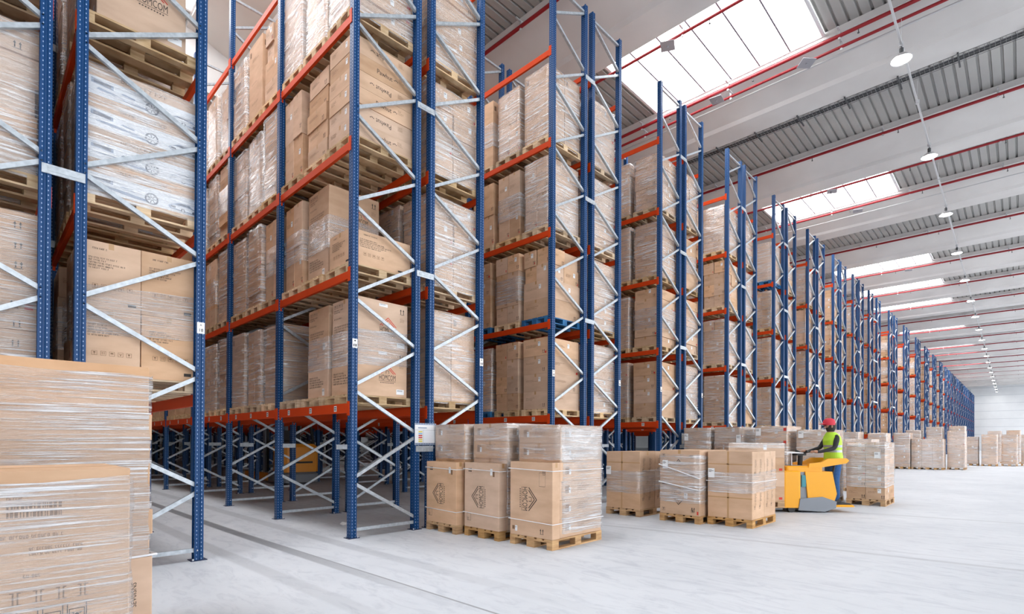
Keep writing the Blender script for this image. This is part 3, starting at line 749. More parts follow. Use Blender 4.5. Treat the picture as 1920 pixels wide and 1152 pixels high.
for ri, (nm, X1, X4) in enumerate(ROWS):
    if ri >= len(n0): break
    for half in (0, 1):
        xc = X1+D/2 if half == 0 else X4-D/2
        for li in range(4):
            if ri == 0 and li == 3: continue
            for sl in range((n0, n1)[half][ri]):
                key, wr = SPEC.get((ri, half, li, sl), (None, None))
                if key is None:
                    key, wr = rng.choice(KEYS), rng.choice(WK)
                    if half == 1 and sl == 0 and wr == 'none': wr = 'full'
                bay, pos = divmod(sl, 3)
                y = bay*BAY+(.47, 1.38, 2.30)[pos]+rng.uniform(-.02, .02)
                if ri == 0 and half == 1 and li == 2: pass
                dsc = PROTO[key][0]
                wtx = {'full': 'wrapped ', 'heavy': 'heavily wrapped ', 'band': 'band-wrapped ', 'none': ''}[wr]
                lab = '%s%s, %s level, %s slot, %s half of %s rack' % (wtx, dsc, LVN[li], SLOT[sl], HALF[half], ORD[ri])
                if key == 'empty': lab = 'bare wooden pallet, %s level, %s slot, %s half of %s rack' % (LVN[li], SLOT[sl], HALF[half], ORD[ri])
                zb = LV[li]+(.075 if li == 0 else .06)
                load(key, wr, (xc+rng.uniform(-.015, .015), y, zb), R(rng.uniform(-1.2, 1.2)), lab, group='pallet loads on the racks', blue=(ri, half, li, sl) in BLUEP)
# the racks too far off to tell their loads apart
mb = MB()
r2 = random.Random(5)
for ri in range(len(n0), len(ROWS)):
    X1, X4 = ROWS[ri][1:]
    for xc in (X1+D/2, X4-D/2):
        for li in range(4):
            if r2.random() < .12: continue
            for k in range(2):
                z = LV[li]+.2; hh = r2.uniform(1.0, 1.65); y = .47+k*.91
                mb.box(xc-.56, xc+.56, y-.38, y+.38, z, z+hh)
                for xx in (-.5, 0, .5): mb.box(xc+xx-.07, xc+xx+.07, y-.39, y+.39, z-.13, z-.02, 1)
                mb.box(xc-.6, xc+.6, y-.4, y+.4, z-.02, z, 1)
tag(mb.build('distant_pallet_loads', [CARD, WOOD]), 'brown pallet loads on the farthest racks, too small to tell apart', 'pallet loads', kind='stuff')

# ------------------------------------------------------------------ loads standing on the floor
def floor_load(cs_boxes, loc, rz, label, wrap=None, group=None, wmat=None, extra=None, card=None, wr_box=None, tilt=0., top=True, seed=0):
    t = empty('pallet_load', loc, rz, label, 'pallet load', group)
    link('pallet', PALF, t)
    objs = [link('carton', carton_mesh(*b), t) for b in cs_boxes]
    x0, x1 = min(b[0] for b in cs_boxes), max(b[1] for b in cs_boxes); y0, y1 = min(b[2] for b in cs_boxes), max(b[3] for b in cs_boxes)
    z0, z1 = .10, max(b[5] for b in cs_boxes)
    for wi, wb in enumerate(wrap or []):
        # wb: (x0,x1,y0,y1,z0,z1,mat,tilt,top) with None for the full extent
        a = [wb[i] if wb[i] is not None else (x0, x1, y0, y1, z0, z1)[i] for i in range(6)]
        link('stretch_wrap', wrap_mesh(*a, wb[6], seed+wi, wb[8], wb[7]), t)
    return t, objs
def strap(t, x0, x1, y0, y1, z, tilt=0.):
    mb = MB(); e = .016; P = [(x0-e, y0-e), (x1+e, y0-e), (x1+e, y1+e), (x0-e, y1+e)]
    for i in range(4):
        a, b = P[i], P[(i+1) % 4]; mb.tube((a[0], a[1], z+tilt*a[1]), (b[0], b[1], z+tilt*b[1]), .006, 6)
    mb.build('twisted_film', FILM, t)
FILM = plain('twisted_film_white', (.84, .85, .88), .3)
def slab_prints(side):
    # marks of the tall front carton: sideways emblem, arrows, label, framed note
    def f(mb, o, u, w_, h):
        if side > 0:
            homcom(mb, o, u, Z, w_*.45, h*.48, .29, math.pi/2, 1, 1)
            for dy in (0, .035): mb.quad(o, u, Z, w_*.12, w_*.12+.06, h*.86+dy, h*.86+dy+.014, 1); mb.poly(o, u, Z, [(w_*.12+.06, h*.86+dy-.008), (w_*.12+.085, h*.86+dy+.007), (w_*.12+.06, h*.86+dy+.022)], 1)
            ship_label(mb, o, u, Z, w_*.76, h*.82, .05, .10, random.Random(3)); mb.quad(o, u, Z, w_*.83, w_*.88, h*.8, h*.88, 2)
            for a in ((.08, .20, .10, .104), (.08, .20, .21, .214), (.08, .085, .10, .214), (.195, .20, .10, .214)): mb.quad(o, u, Z, w_*a[0], w_*a[1], h*a[2], h*a[3], 1)
            frame_icon(mb, o, u, Z, w_*.09, h*.11, .04, 3)
        else:
            homcom(mb, o, u, Z, w_*.42, h*.50, .29, -math.pi/2, 1, 1)
            arrows(mb, o, u, Z, w_*.72, h*.06, .07, 1); arrows(mb, o, u, Z, w_*.78, h*.84, .05, 1)
            for a in ((.70, .84, .68, .684), (.70, .84, .86, .864), (.70, .703, .68, .864), (.837, .84, .68, .864)): mb.quad(o, u, Z, w_*a[0], w_*a[1], h*a[2], h*a[3], 1)
            ship_label(mb, o, u, Z, w_*.13, h*.05, .045, .08, random.Random(4)); mb.quad(o, u, Z, w_*.06, w_*.12, h*.07, h*.12, 2)
    return f
def fload(cx, cyy, front_h, top_h, side, label, seed, wrapspec):
    # origin: pallet centre; front slab on the -x end
    n = 6; hh = (top_h-B0)/n; rg = random.Random(seed)
    boxes = [(-.60, -.43, -.40, .40, B0, front_h, 'plain', seed)]
    for i in range(n):
        j = rg.uniform(-.012, .012); boxes.append((-.42+j, .60+j, -.39+j, .39+j*.5, B0+i*hh, B0+(i+1)*hh, 'sixflat', seed*10+i))
    t, objs = floor_load(boxes, (cx, cyy, 0), R(rg.uniform(-1, 1)), label, wrapspec, 'pallet loads in front of the racks', seed=seed)
    mb = MB(); o, u, w_ = faces(-.60, -.43, -.40, .40, B0, front_h)['-x']; slab_prints(side)(mb, o, u, w_, front_h-B0)
    mb.build('printed_marks', CM, objs[0])
    for zz in (front_h-.11, B0+.22): strap(t, -.6, .6, -.4, .4, zz, .02)
    return t
fload(4.04, -.51, 1.16, 1.78, 1, 'house-logo pallet load standing beside the blue upright with the notice board', 31, [(-.42, None, None, None, 1.2, 1.78, WRAPL, 0, True)])
fload(4.13, -1.40, 1.165, 1.78, 1, 'middle one of three house-logo pallet loads in the front row', 32, [(-.42, .6, None, None, .12, 1.78, WRAPL, 0, True)])
fload(4.17, -2.38, 1.21, 1.74, -1, 'foremost house-logo pallet load with tall wrapped right side', 33, [(-.42, .60, None, None, 1.24, 1.74, WRAPL, 0, True), (-.36, .605, None, None, .2, 1.72, WRAPH, 0, False)])
def two(cx, cyy, h, label, seed, nx, style, hs, wspec, rz=0, L=.6):
    bx = []; z = B0
    for k, f_ in enumerate(hs):
        for i in range(nx): bx.append((-L+2*L*i/nx+.004, -L+2*L*(i+1)/nx-.004, -.395, .395, z, z+(h-B0)*f_, style, seed*10+k*3+i))
        z += (h-B0)*f_
    return floor_load(bx, (cx, cyy, 0), R(rz), label, wspec, 'pallet loads in front of the racks', seed=seed)
def face_note(t, objs, items):
    mb = MB()
    for (x, y, w_, h_) in items:  # on the -x face, metres from the left edge and the floor
        o = Vector((-.615, .4, 0)); u = Vector((0, -1, 0)); rr = random.Random(int(y*100)); ship_label(mb, o, u, Z, x, y, w_, h_, rr)
    mb.build('shipping_label', CM, t)
t, o_ = two(7.90, -1.55, 1.305, 'tall plain carton load left of the diagonal-wrapped one, white label at left edge', 41, 2, 'seam', (.5, .5), [(None, None, None, None, .5, .95, WRAPH, .06, False)]); face_note(t, o_, [(.01, .83, .12, .17)])
t, o_ = two(7.86, -2.80, 1.354, 'two-carton pallet load with diagonal film twist between two tan loads', 42, 1, '', (.46, .54), [(None, None, None, None, .30, 1.2, WRAP, -.12, False)]); face_note(t, o_, [(.07, 1.0, .11, .16)])
mb = MB(); o = Vector((-.6, .395, 0)); u = Vector((0, -1, 0))
for (zz, sg) in ((1.13, 1), (.38, -1)):
    mb.stroke(o, u, Z, (.30, zz-.06*sg), (.38, zz+.05*sg), .012, 1); mb.stroke(o, u, Z, (.38, zz+.05*sg), (.47, zz-.05*sg), .012, 1); mb.stroke(o, u, Z, (.36, zz-.045*sg), (.40, zz+.03*sg), .008, 1)
for x_, zz in ((.05, 1.22), (.6, 1.2), (.05, .2), (.63, .2)): frame_icon(mb, o, u, Z, x_, zz, .06, 0, 1)
for i in range(4): txtlines(mb, o, u, Z, .24, .62-.04*i, .2, 1, .022, random.Random(i), 1)
mb.quad(o, u, Z, .05, .16, .70, .74, 2); mb.quad(o, u, Z, .58, .68, .88, .92, 2); mb.quad(o, u, Z, .74, .77, .17, .23, 5)
mb.build('printed_marks', CM, o_[0])
for (za, zb) in ((1.08, .84), (.75, .62)):
    mb = MB(); mb.tube((-.63, .40, za), (-.63, -.40, zb), .012, 6); mb.tube((-.63, -.40, zb), (.6, -.415, zb+.2), .008, 6); mb.build('twisted_film', FILM, t)
t, o_ = two(8.07, -3.65, 1.34, 'foremost tan carton load with band of film, right of the diagonal-wrapped one', 43, 2, 'seam', (.5, .5), [(None, None, None, None, .62, .98, WRAPH, .03, False)]); face_note(t, o_, [(.02, .86, .12, .17)])
strap(t, -.6, .6, -.4, .4, .80)
# the load with the heavy milky side behind the driver
bx = []
hs = [.30, .27, .27, .27, .26]; z = B0
for k, h_ in enumerate(hs):
    for i in range(2):
        for l in range(2): bx.append((-.6+.6*i+.003, .6*i-.003, -.395+.395*l+.003, .395*l-.003, z, z+h_, '', 440+k*5+i*2+l))
    z += h_
t, o_ = floor_load(bx, (13.62, -4.70, 0), 0, 'film-wrapped block of cartons on pallet just behind the truck driver', [(None, None, None, None, .45, None, WRAPH, .02, True)], 'pallet loads in front of the racks', seed=44)
face_note(t, o_, [(.58, 1.14, .12, .15)])
# the row of taller loads behind, near the racks
bt = 'pallet loads in front of the racks'
def tall(cx, cyy, h, n, label, seed, wm=WRAP, style='', nx=1, ny=1, rz=0):
    hh = (h-B0)/n; rg = random.Random(seed); bx = []
    for k in range(n):
        for i in range(nx):
            for l in range(ny):
                j = rg.uniform(-.01, .01)
                bx.append((-.59+1.18*i/nx+j+.003, -.59+1.18*(i+1)/nx+j-.003, -.39+.78*l/ny+.003, -.39+.78*(l+1)/ny-.003, B0+k*hh, B0+(k+1)*hh, style, seed*100+k*5+i*2+l))
    t, o_ = floor_load(bx, (cx, cyy, 0), R(rz), label, [(None, None, None, None, None, None, wm, 0, True)], bt, seed=seed)
    return t, o_
t, o_ = tall(13.1, -.72, 1.91, 5, 'tall brown load under the racks, first of the second row beside notice strip', 51); face_note(t, o_, [(.03, 1.55, .12, .2)])
t, o_ = tall(13.1, -1.62, 1.92, 6, 'tall load with milky wrapped right side, second in the second row', 52, WRAPH); face_note(t, o_, [(.62, 1.5, .12, .2)])
t, o_ = tall(13.1, -2.72, 1.93, 4, 'tall load with red corner squares, third in the second row', 53); face_note(t, o_, [(.03, 1.68, .13, .2)])
mb = MB(); o = Vector((-.6, .39, 0)); mb.quad(o, Vector((0, -1, 0)), Z, .70, .77, 1.80, 1.88, 5, .02); mb.quad(o, Vector((0, -1, 0)), Z, .70, .77, 1.48, 1.55, 5, .02); mb.build('red_square', CM, t)
t, o_ = tall(13.3, -3.66, 1.83, 5, 'load with flat pale top carton right behind the driver cap', 54, WRAPH); face_note(t, o_, [(.06, 1.62, .12, .18)])
# far group along the front of the distant racks
farl = [(17.6, -3.75, 1.62, 3, 'distant load with a milky side, first beyond the driver'), (36.5, -2.35, 2.1, 6, 'distant tall brown load left of the wide grey-wrapped one'),
        (37.6, -4.72, 2.2, 5, 'distant tall load with red spots at its edge'), (45.6, -5.85, 2.1, 3, 'distant load wrapped diagonally in film over tall cartons'),
        (45.8, -4.90, 1.95, 6, 'distant grey-wrapped load just right of the red-spotted one'), (46.8, -6.80, 2.1, 7, 'distant even stack of seven cartons near the right edge'),
        (48.2, -7.75, 2.1, 5, 'distant dark load cut off by the right edge'), (41.5, -2.3, 2.35, 4, 'far load behind the wide grey-wrapped one, its left neighbour'), (41.7, -3.35, 2.55, 4, 'far tall load behind the wide grey-wrapped one'),
        (42.0, -4.45, 2.6, 4, 'far tall load with bright wrapped shoulder'), (53.0, -5.9, 2.45, 5, 'far load behind the diagonally wrapped one'), (53.2, -6.95, 2.5, 5, 'far load behind the even stack of seven'),
        (29.5, -1.15, 2.05, 5, 'distant wrapped load at the foot of the sixth rack'), (30.5, -2.15, 2.0, 4, 'distant pale-topped load left of the wide grey-wrapped one, nearer row')]
for i, (x_, y_, h_, n_, lb) in enumerate(farl):
    tall(x_, y_, h_, n_, lb, 60+i, WRAP if i % 2 else WRAPH)
# the double-width load
bx = [(-.6, .6, -.72+.48*i+.004, -.24+.48*i-.004, B0+.32*k, B0+.32*(k+1), '', 900+k*3+i) for k in range(5) for i in range(3)]
t = empty('pallet_load', (36.6, -3.52, 0), 0, 'distant extra wide load wrapped in grey film', 'pallet load', bt)
for dy in (-.36, .36): link('pallet', PALF, t, (0, dy, 0)).scale = (1, .9, 1)
for b in bx: link('carton', carton_mesh(*b), t)
link('stretch_wrap', wrap_mesh(-.6, .6, -.72, .72, .1, B0+1.6, WRAPH, 77), t)

# ------------------------------------------------------------------ the two wrapped loads right in front of the camera
zs = [(B0, .645, 0), (.645, .81, -.02), (.81, .99, 0), (.99, 1.50, -.02), (1.50, 1.69, -.01), (1.69, 2.035, -.03)]
bx = [(-.6+d, .6+d, -.4, .4, a, b, 'plain', 800+i) for i, (a, b, d) in enumerate(zs)]
t, o_ = floor_load(bx, (-1.64, -2.40, 0), 0, 'tall film-wrapped carton stack at the left edge, behind the shorter one',
                   [(None, .575, None, None, .66, 1.97, WRAPH, .0, False)], 'wrapped loads close to the camera', seed=80)
mb = MB(); o = Vector((-.6, -.4, 0)); u = Vector((1, 0, 0)); mb.text(o, u, Z, 1.09, .38, .045, 'SEV0ISNS', 1, 1, math.pi/2); mb.build('printed_marks', CM, o_[0])
mb = MB(); mb.tube((-.6, -.42, .62), (.62, -.42, .66), .009, 6); mb.tube((.62, -.42, .66), (.61, .4, .60), .009, 6); mb.build('twisted_film', FILM, t)
bx = [(-.6, .6, -.4, .4, B0, 1.352, 'plain', 850)]
t, o_ = floor_load(bx, (-1.985, -3.60, 0), 0, 'big single wrapped carton with handling symbols at the bottom left corner',
                   [(None, None, None, None, .12, 1.29, WRAPH, .035, False)], 'wrapped loads close to the camera', seed=81)
mb = MB(); o = Vector((-.6, -.4, 0)); rg = random.Random(9)
x0_ = 1.985-1.88-.0+.6  # metre mark of the picture edge on this face
for i in range(5): mb.text(o, u, Z, x0_-.03+i*.083, .75, .07, '][', 2, .9)
for i, kd in enumerate((0, 1, 2, 3)):
    xx = x0_-.035+i*.092; w__, h__ = .078, .12
    for a in ((xx, xx+w__, .57, .574), (xx, xx+w__, .686, .69), (xx, xx+.004, .57, .69), (xx+w__-.004, xx+w__, .57, .69)): mb.quad(o, u, Z, *a, 1)
    frame_icon(mb, o, u, Z, xx+.008, .595, .062, kd, 1)
barcode(mb, o, u, Z, x0_+.02, 1.17, .20, .028, rg, 2); barcode(mb, o, u, Z, x0_+.02, 1.13, .20, .028, rg, 2)
txtlines(mb, o, u, Z, x0_+.02, 1.215, .12, 1, .012, rg, 2); txtlines(mb, o, u, Z, x0_, 1.03, .33, 1, .016, rg, 2); txtlines(mb, o, u, Z, x0_+.1, .97, .22, 2, .014, rg, 2); txtlines(mb, o, u, Z, x0_+.08, .84, .14, 1, .016, rg, 2)
mb.build('printed_marks', CM, o_[0])

# ------------------------------------------------------------------ boards and plates on the racks
YEL = plain('printed_yellow', (.80, .66, .08), .5); LBL = plain('printed_light_blue', (.25, .5, .72), .5)
def board(xc, y, z0, w_, h_, label):
    t = empty('notice_board', (xc, y, z0), 0, label, 'notice board')
    mb = MB(); mb.box(-w_/2, w_/2, 0, .008, 0, h_, 0)
    o = Vector((-w_/2, 0, 0)); u = Vector((1, 0, 0))
    mb.quad(o, u, Z, 0, w_, 0, .035*h_/.37, 1); mb.quad(o, u, Z, 0, w_, h_*.92, h_, 1)
    for i in range(8):
        for zz in (.03, .95): mb.quad(o, u, Z, w_*(.06+.12*i), w_*(.10+.12*i), h_*zz, h_*(zz+.035), 2, .003)
    mb.quad(o, u, Z, w_*.14, w_*.55, h_*.76, h_*.81, 1, .003); mb.quad(o, u, Z, 0, w_, h_*.68, h_*.69, 1, .003); mb.quad(o, u, Z, w_*.38, w_*.39, h_*.1, h_*.68, 1, .003)
    for i, m in enumerate((4, 5, 3, 3, 4, 4)): mb.quad(o, u, Z, w_*.16, w_*.34, h_*(.58-.09*i), h_*(.635-.09*i), m, .003)
    mb.quad(o, u, Z, w_*.42, w_*.95, h_*.12, h_*.64, 6, .003)
    mb.build('board', [PAPER, PICBLUE, PICDARK, REDINK, YEL, LBL, PICWHITE], t)
board(3.435, -.082, 1.435, .44, .37, 'white notice board with coloured bars hung between two blue uprights')
board(12.95, -.082, 1.42, .16, .36, 'narrow white notice strip on the fourth rack above the brown load')
def plate(x_, z_, txt, label):
    mb = MB(); mb.box(-.042, .042, -.004, 0, -.07, .07, 0); o = Vector((0, -.004, 0)); u = Vector((1, 0, 0))
    if txt: mb.text(o, u, Z, 0, .035, .035, txt[0], 1); mb.text(o, u, Z, 0, -.03, .055, txt[1], 1)
    else:
        mb.quad(o, u, Z, -.012, .012, .03, .05, 1); mb.quad(o, u, Z, -.025, -.01, -.05, -.01, 1); mb.quad(o, u, Z, .005, .025, -.05, -.01, 1)
    pb = mb.build('row_plate', [PAPER, INK]); pb.location = (x_, -.062, z_); tag(pb, label, 'row plate')
plate(0, 2.9, ('A', '18'), 'white row plate marked A 18 on the nearest tall upright')
for i, (x_, w1) in enumerate(((2.108, 'left upright of the second rack'), (4.737, 'right upright of the second rack'), (6.87, 'left upright of the third rack'), (9.5, 'right upright of the third rack'),
        (11.64, 'left upright of the fourth rack'), (14.3, 'right upright of the fourth rack'))):
    plate(x_, 3.0, None, 'small white row plate on the %s' % w1)
mb = MB(); mb.add([(0, 0, .004), (.11, .02, .012), (.13, .10, .03), (.05, .12, .05), (-.03, .07, .02)], [(0, 1, 3), (1, 2, 3), (0, 3, 4)])
pp = mb.build('paper_scrap', PAPER); pp.location = (2.6, 1.2, 0); tag(pp, 'crumpled white paper scrap on the floor under the second rack', 'paper')

# ------------------------------------------------------------------ ride-on pallet truck with its load and driver
YELP = plain('yellow_machine_paint', (.86, .38, .006), .4); GREYM = plain('grey_machine_paint', (.22, .24, .27), .45); BLK = plain('black_rubber', (.02, .02, .022), .6); TEAL = plain('teal_panel', (.05, .25, .30), .5)
TO = (10.53, -4.13, 0)
tk = empty('pallet_truck', TO, -YAW, 'yellow ride-on pallet truck carrying a carton load across the floor', 'pallet truck')
def rbox(mb, x0, x1, y0, y1, z0, z1, r=.04, m=0):
    # box with rounded vertical edges and a chamfered top
    P = []
    for (cx, cyy, a0) in ((x1-r, y0+r, -90), (x1-r, y1-r, 0), (x0+r, y1-r, 90), (x0+r, y0+r, 180)):
        for k in range(4): a = R(a0+k*30); P.append((cx+r*math.cos(a), cyy+r*math.sin(a)))
    n = len(P); c = r*.5; mx, my = (x0+x1)/2, (y0+y1)/2
    def ins(p, d): return (p[0]+(d if p[0] < mx else -d), p[1]+(d if p[1] < my else -d))
    V = [(a, b, z0) for a, b in P]+[(a, b, z1-c) for a, b in P]+[(*ins(p, c), z1) for p in P]
    mb.add(V, [(j*n+i, j*n+(i+1) % n, (j+1)*n+(i+1) % n, (j+1)*n+i) for j in range(2) for i in range(n)]+[tuple(range(n-1, -1, -1)), tuple(range(2*n, 3*n))], m)
mb = MB(); rbox(mb, -.54, -.15, .02, .78, .10, .90, .05); mb.build('battery_cover', YELP, tk)
mb = MB(); rbox(mb, -.46, .34, .06, .74, .87, 1.0, .05); lid = mb.build('top_cover', YELP, tk)
mb = MB(); mb.box(-.30, -.02, .15, .65, .98, 1.005); mb.build('tray_insert', GREYM, lid)
mb = MB(); mb.prism([(.0, .28), (.56, .22), (.62, .40), (.52, .88), (-.06, .88)], .03, .77, axis='y'); mb.build('motor_hood', YELP, tk)
mb = MB(); mb.box(-.16, .04, .06, .74, .2, .87); mb.box(-.13, -.04, .035, .065, .55, .80, 1); mb.build('centre_panel', [GREYM, TEAL], tk)
mb = MB(); mb.prism([(-.22, .05), (.34, .02), (.58, .10), (.60, .24), (.30, .34), (-.18, .30)], .0, .80, axis='y'); mb.build('chassis_skirt', GREYM, tk)
mb = MB(); rbox(mb, .26, 1.02, .02, .78, .12, .165, .06); pf = mb.build('platform', YELP, tk)
mb = MB(); rbox(mb, .42, .98, .06, .74, .165, .19, .04); mb.build('rubber_mat', BLK, pf)
for yy in (.05, .70):
    mb = MB(); mb.prism([(.02, .96), (.30, .97), (.84, 1.06), (.90, 1.12), (.84, 1.17), (.45, 1.16), (.30, 1.08), (.04, 1.05)], yy, yy+.07, axis='y')
    sb = mb.build('side_bar', YELP, tk)
mb = MB(); mb.tube((.52, .12, .5), (.62, .12, 1.02), .02, 8); mb.tube((.52, .70, .5), (.62, .70, 1.02), .02, 8); mb.build('bar_post', BLK, tk)
mb = MB(); mb.tube((.02, .40, .95), (.04, .40, 1.26), .05, 12); mb.box(-.10, .10, .28, .52, 1.22, 1.28); til = mb.build('tiller', BLK, tk)
mb = MB()
for s in (-1, 1): mb.tube((.06, .40, 1.27), (.10, .40+s*.20, 1.30), .02, 8); mb.tube((.10, .40+s*.20, 1.30), (.04, .40+s*.22, 1.32), .022, 8)
mb.build('handle', BLK, til)
mb = MB(); mb.add([(-.42, .1, 1.27), (-.06, .1, 1.27), (-.06, .55, 1.29), (-.42, .55, 1.29), (-.42, .1, 1.283), (-.06, .1, 1.283), (-.06, .55, 1.303), (-.42, .55, 1.303)],
    [(0, 3, 2, 1), (4, 5, 6, 7), (0, 1, 5, 4), (1, 2, 6, 5), (2, 3, 7, 6), (3, 0, 4, 7)]); mb.tube((-.2, .33, 1.0), (-.2, .33, 1.28), .015, 8); mb.build('document_shelf', FRAMEW, tk)
for yy in (.12, .50):
    mb = MB(); mb.box(-1.72, -.5, yy, yy+.17, .045, .095); mb.prism([(-1.80, .05), (-1.72, .045), (-1.72, .095)], yy, yy+.17, axis='y'); mb.tube((-1.55, yy+.04, .04), (-1.55, yy+.13, .04), .038, 12); mb.build('fork', GREYM, tk)
for (xx, yy) in ((.05, .36), (-.35, .06), (-.35, .70), (.42, .1), (.42, .68)):
    mb = MB(); mb.tube((xx, yy-.03, .075), (xx, yy+.05, .075), .075, 16); mb.build('wheel', BLK, tk)
def w2(px, py): return (TO[0]+px*math.cos(-YAW)-py*math.sin(-YAW), TO[1]+px*math.sin(-YAW)+py*math.cos(-YAW))
cx_, cy_ = w2(-1.12, .40)
bx = [(-.6, .6, -.395, .395, B0+.31*k, B0+.31*(k+1), '', 700+k) for k in range(4)]
t, o_ = floor_load(bx, (cx_, cy_, .10), -YAW, 'brown carton load carried on the forks of the yellow truck', [(None, None, None, None, 1.28, None, WRAPH, 0, True)], None, seed=70)

def skin(name, pts, edges, rad, lvl=2, root=0):
    me = bpy.data.meshes.new(name); me.from_pydata(pts, edges, []); o = bpy.data.objects.new(name, me); COL.objects.link(o)
    m = o.modifiers.new('s', 'SKIN'); m.use_smooth_shade = True
    s = o.modifiers.new('d', 'SUBSURF'); s.levels = lvl; s.render_levels = lvl
    for i, v in enumerate(me.skin_vertices[0].data): v.radius = rad[i] if isinstance(rad[i], tuple) else (rad[i], rad[i]); v.use_root = (i == root)
    dg = bpy.context.evaluated_depsgraph_get(); dg.update()
    r = bpy.data.meshes.new_from_object(o.evaluated_get(dg)); bpy.data.objects.remove(o); return r
SKINM = plain('skin', (.50, .27, .18), .5); SWEAT = plain('black_sweater', (.025, .026, .03), .8)
JEAN = noisy('blue_denim', (.015, .07, .22), (.03, .12, .32), 30, .8); LIME = plain('hi_vis_lime', (.52, .86, .05), .6); SILV = plain('reflective_band', (.42, .45, .47), .3, .4)
REDC = plain('red_cap', (.62, .035, .06), .7); HAIR = plain('dark_hair', (.02, .015, .012), .7); SHOE = plain('black_shoe', (.015, .015, .017), .5)
px_, py_ = w2(.78, .42)
man = empty('person', (px_, py_, .192), -YAW, 'person in lime hi-vis vest, jeans and red cap standing on the yellow truck', 'person')
P = [(0, 0, 1.0), (-.01, 0, 1.18), (-.03, 0, 1.38), (-.05, 0, 1.50), (-.075, 0, 1.60), (-.10, 0, 1.69), (-.10, 0, 1.77),
     (0, -.10, .92), (-.05, -.12, .50), (.0, -.12, .10), (-.13, -.13, .05),
     (0, .10, .92), (-.01, .12, .50), (.06, .12, .10), (-.07, .13, .05),
     (-.03, -.19, 1.43), (-.13, -.26, 1.19), (-.42, -.20, 1.11), (-.54, -.17, 1.12),
     (-.03, .19, 1.43), (-.15, .26, 1.19), (-.44, .21, 1.11), (-.55, .18, 1.12)]
E_ = [(0, 1), (1, 2), (2, 3), (3, 4), (4, 5), (5, 6), (0, 7), (7, 8), (8, 9), (9, 10), (0, 11), (11, 12), (12, 13), (13, 14), (2, 15), (15, 16), (16, 17), (17, 18), (2, 19), (19, 20), (20, 21), (21, 22)]
RD = [(.15, .12), (.15, .11), (.17, .12), .065, .06, .095, .085, .13, .10, .075, .045, .13, .10, .075, .045, .065, .05, .034, .032, .065, .05, .034, .032]
body = skin('body', P, E_, RD)
for m in (SKINM, SWEAT, JEAN, SHOE): body.materials.append(m)
for p in body.polygons:
    c = p.center
    p.material_index = 0 if c.z > 1.53 or c.x < -.47 else (1 if c.z > 1.0 else 2)
bo = link('body', body, man)
# fingers wrapped round the handles
for s, i0 in ((-1, 18), (1, 22)):
    hx, hy, hz = P[i0]
    for k in range(4):
        yy = hy+(k-1.5)*.019; L = (.9, 1., .95, .8)[k]
        fm = skin('finger', [(hx+.02, yy, hz), (hx-.035*L, yy, hz+.012), (hx-.06*L, yy, hz-.012), (hx-.04*L, yy, hz-.035)], [(0, 1), (1, 2), (2, 3)], [.010, .0095, .009, .008], 1); fm.materials.append(SKINM); link('finger', fm, bo)
    th = skin('thumb', [(hx+.03, hy-s*.02, hz-.005), (hx-.0, hy-s*.045, hz-.02), (hx-.03, hy-s*.04, hz-.035)], [(0, 1), (1, 2)], [.012, .011, .009], 1); th.materials.append(SKINM); link('thumb', th, bo)
def shell(prof, cxf, m, n=28):
    mb = MB(); q = []
    for z_, rx, ry, cx in prof: q += [(cx+rx*math.cos(2*math.pi*i/n), ry*math.sin(2*math.pi*i/n), z_) for i in range(n)]
    for k in range(len(prof)-1):
        for i in range(n):
            zz = (prof[k][0]+prof[k+1][0])/2
            mb.add([q[k*n+i], q[k*n+(i+1) % n], q[(k+1)*n+(i+1) % n], q[(k+1)*n+i]], [(0, 1, 2, 3)], 1 if (1.10 < zz < 1.15 or 1.21 < zz < 1.26) else 0, False)
    return mb
vp = [(.93, .175, .215, .0), (1.0, .175, .215, .0), (1.10, .165, .205, -.008), (1.15, .165, .205, -.01), (1.21, .168, .21, -.015), (1.26, .17, .215, -.018), (1.36, .168, .222, -.025), (1.44, .145, .215, -.03), (1.50, .11, .165, -.04), (1.545, .085, .10, -.05)]
shell(vp, 0, None).build('vest', [LIME, SILV], man)
mb = MB()
q = [(.118, 1.70), (.125, 1.75), (.115, 1.80), (.085, 1.84), (.04, 1.857), (.001, 1.86)]
mb.lathe([(r_, z_) for r_, z_ in q], -.095, 0, 22); mb.add([(-.095+a, b, z_) for a, b, z_ in [(-.105, -.08, 1.735), (-.105, .08, 1.735), (-.20, .055, 1.715), (-.215, 0, 1.712), (-.20, -.055, 1.715), (-.105, -.08, 1.745), (-.105, .08, 1.745), (-.20, .055, 1.725), (-.215, 0, 1.722), (-.20, -.055, 1.725)]],
    [(0, 1, 2, 3, 4), (9, 8, 7, 6, 5), (0, 4, 9, 5), (4, 3, 8, 9), (3, 2, 7, 8), (2, 1, 6, 7)])
mb.build('cap', REDC, man)
mb = MB(); mb.lathe([(.07, 1.56), (.098, 1.62), (.104, 1.69), (.100, 1.75)], -.062, 0, 20); hr = mb.build('hair', HAIR, man)
mb = MB()  # face details: nose, eyes, mouth, ears
mb.prism([(-.212, 1.645), (-.185, 1.69), (-.18, 1.64)], -.012, .012, axis='y'); mb.build('nose', SKINM, man)
for s in (-1, 1):
    mb = MB(); mb.lathe([(.001, -.012), (.009, -.008), (.012, 0), (.009, .008), (.001, .012)], -.188, s*.032, 8); e_ = mb.build('eye', SHOE, man); e_.location = (0, 0, 1.688)
    mb = MB(); mb.lathe([(.001, -.03), (.014, -.02), (.017, 0), (.013, .022), (.001, .03)], -.095, s*.108, 10); e_ = mb.build('ear', SKINM, man); e_.location = (0, 0, 1.67)
mb = MB(); mb.box(-.19, -.175, -.025, .025, 1.612, 1.619); mb.build('mouth', plain('lips', (.35, .12, .1), .5), man)
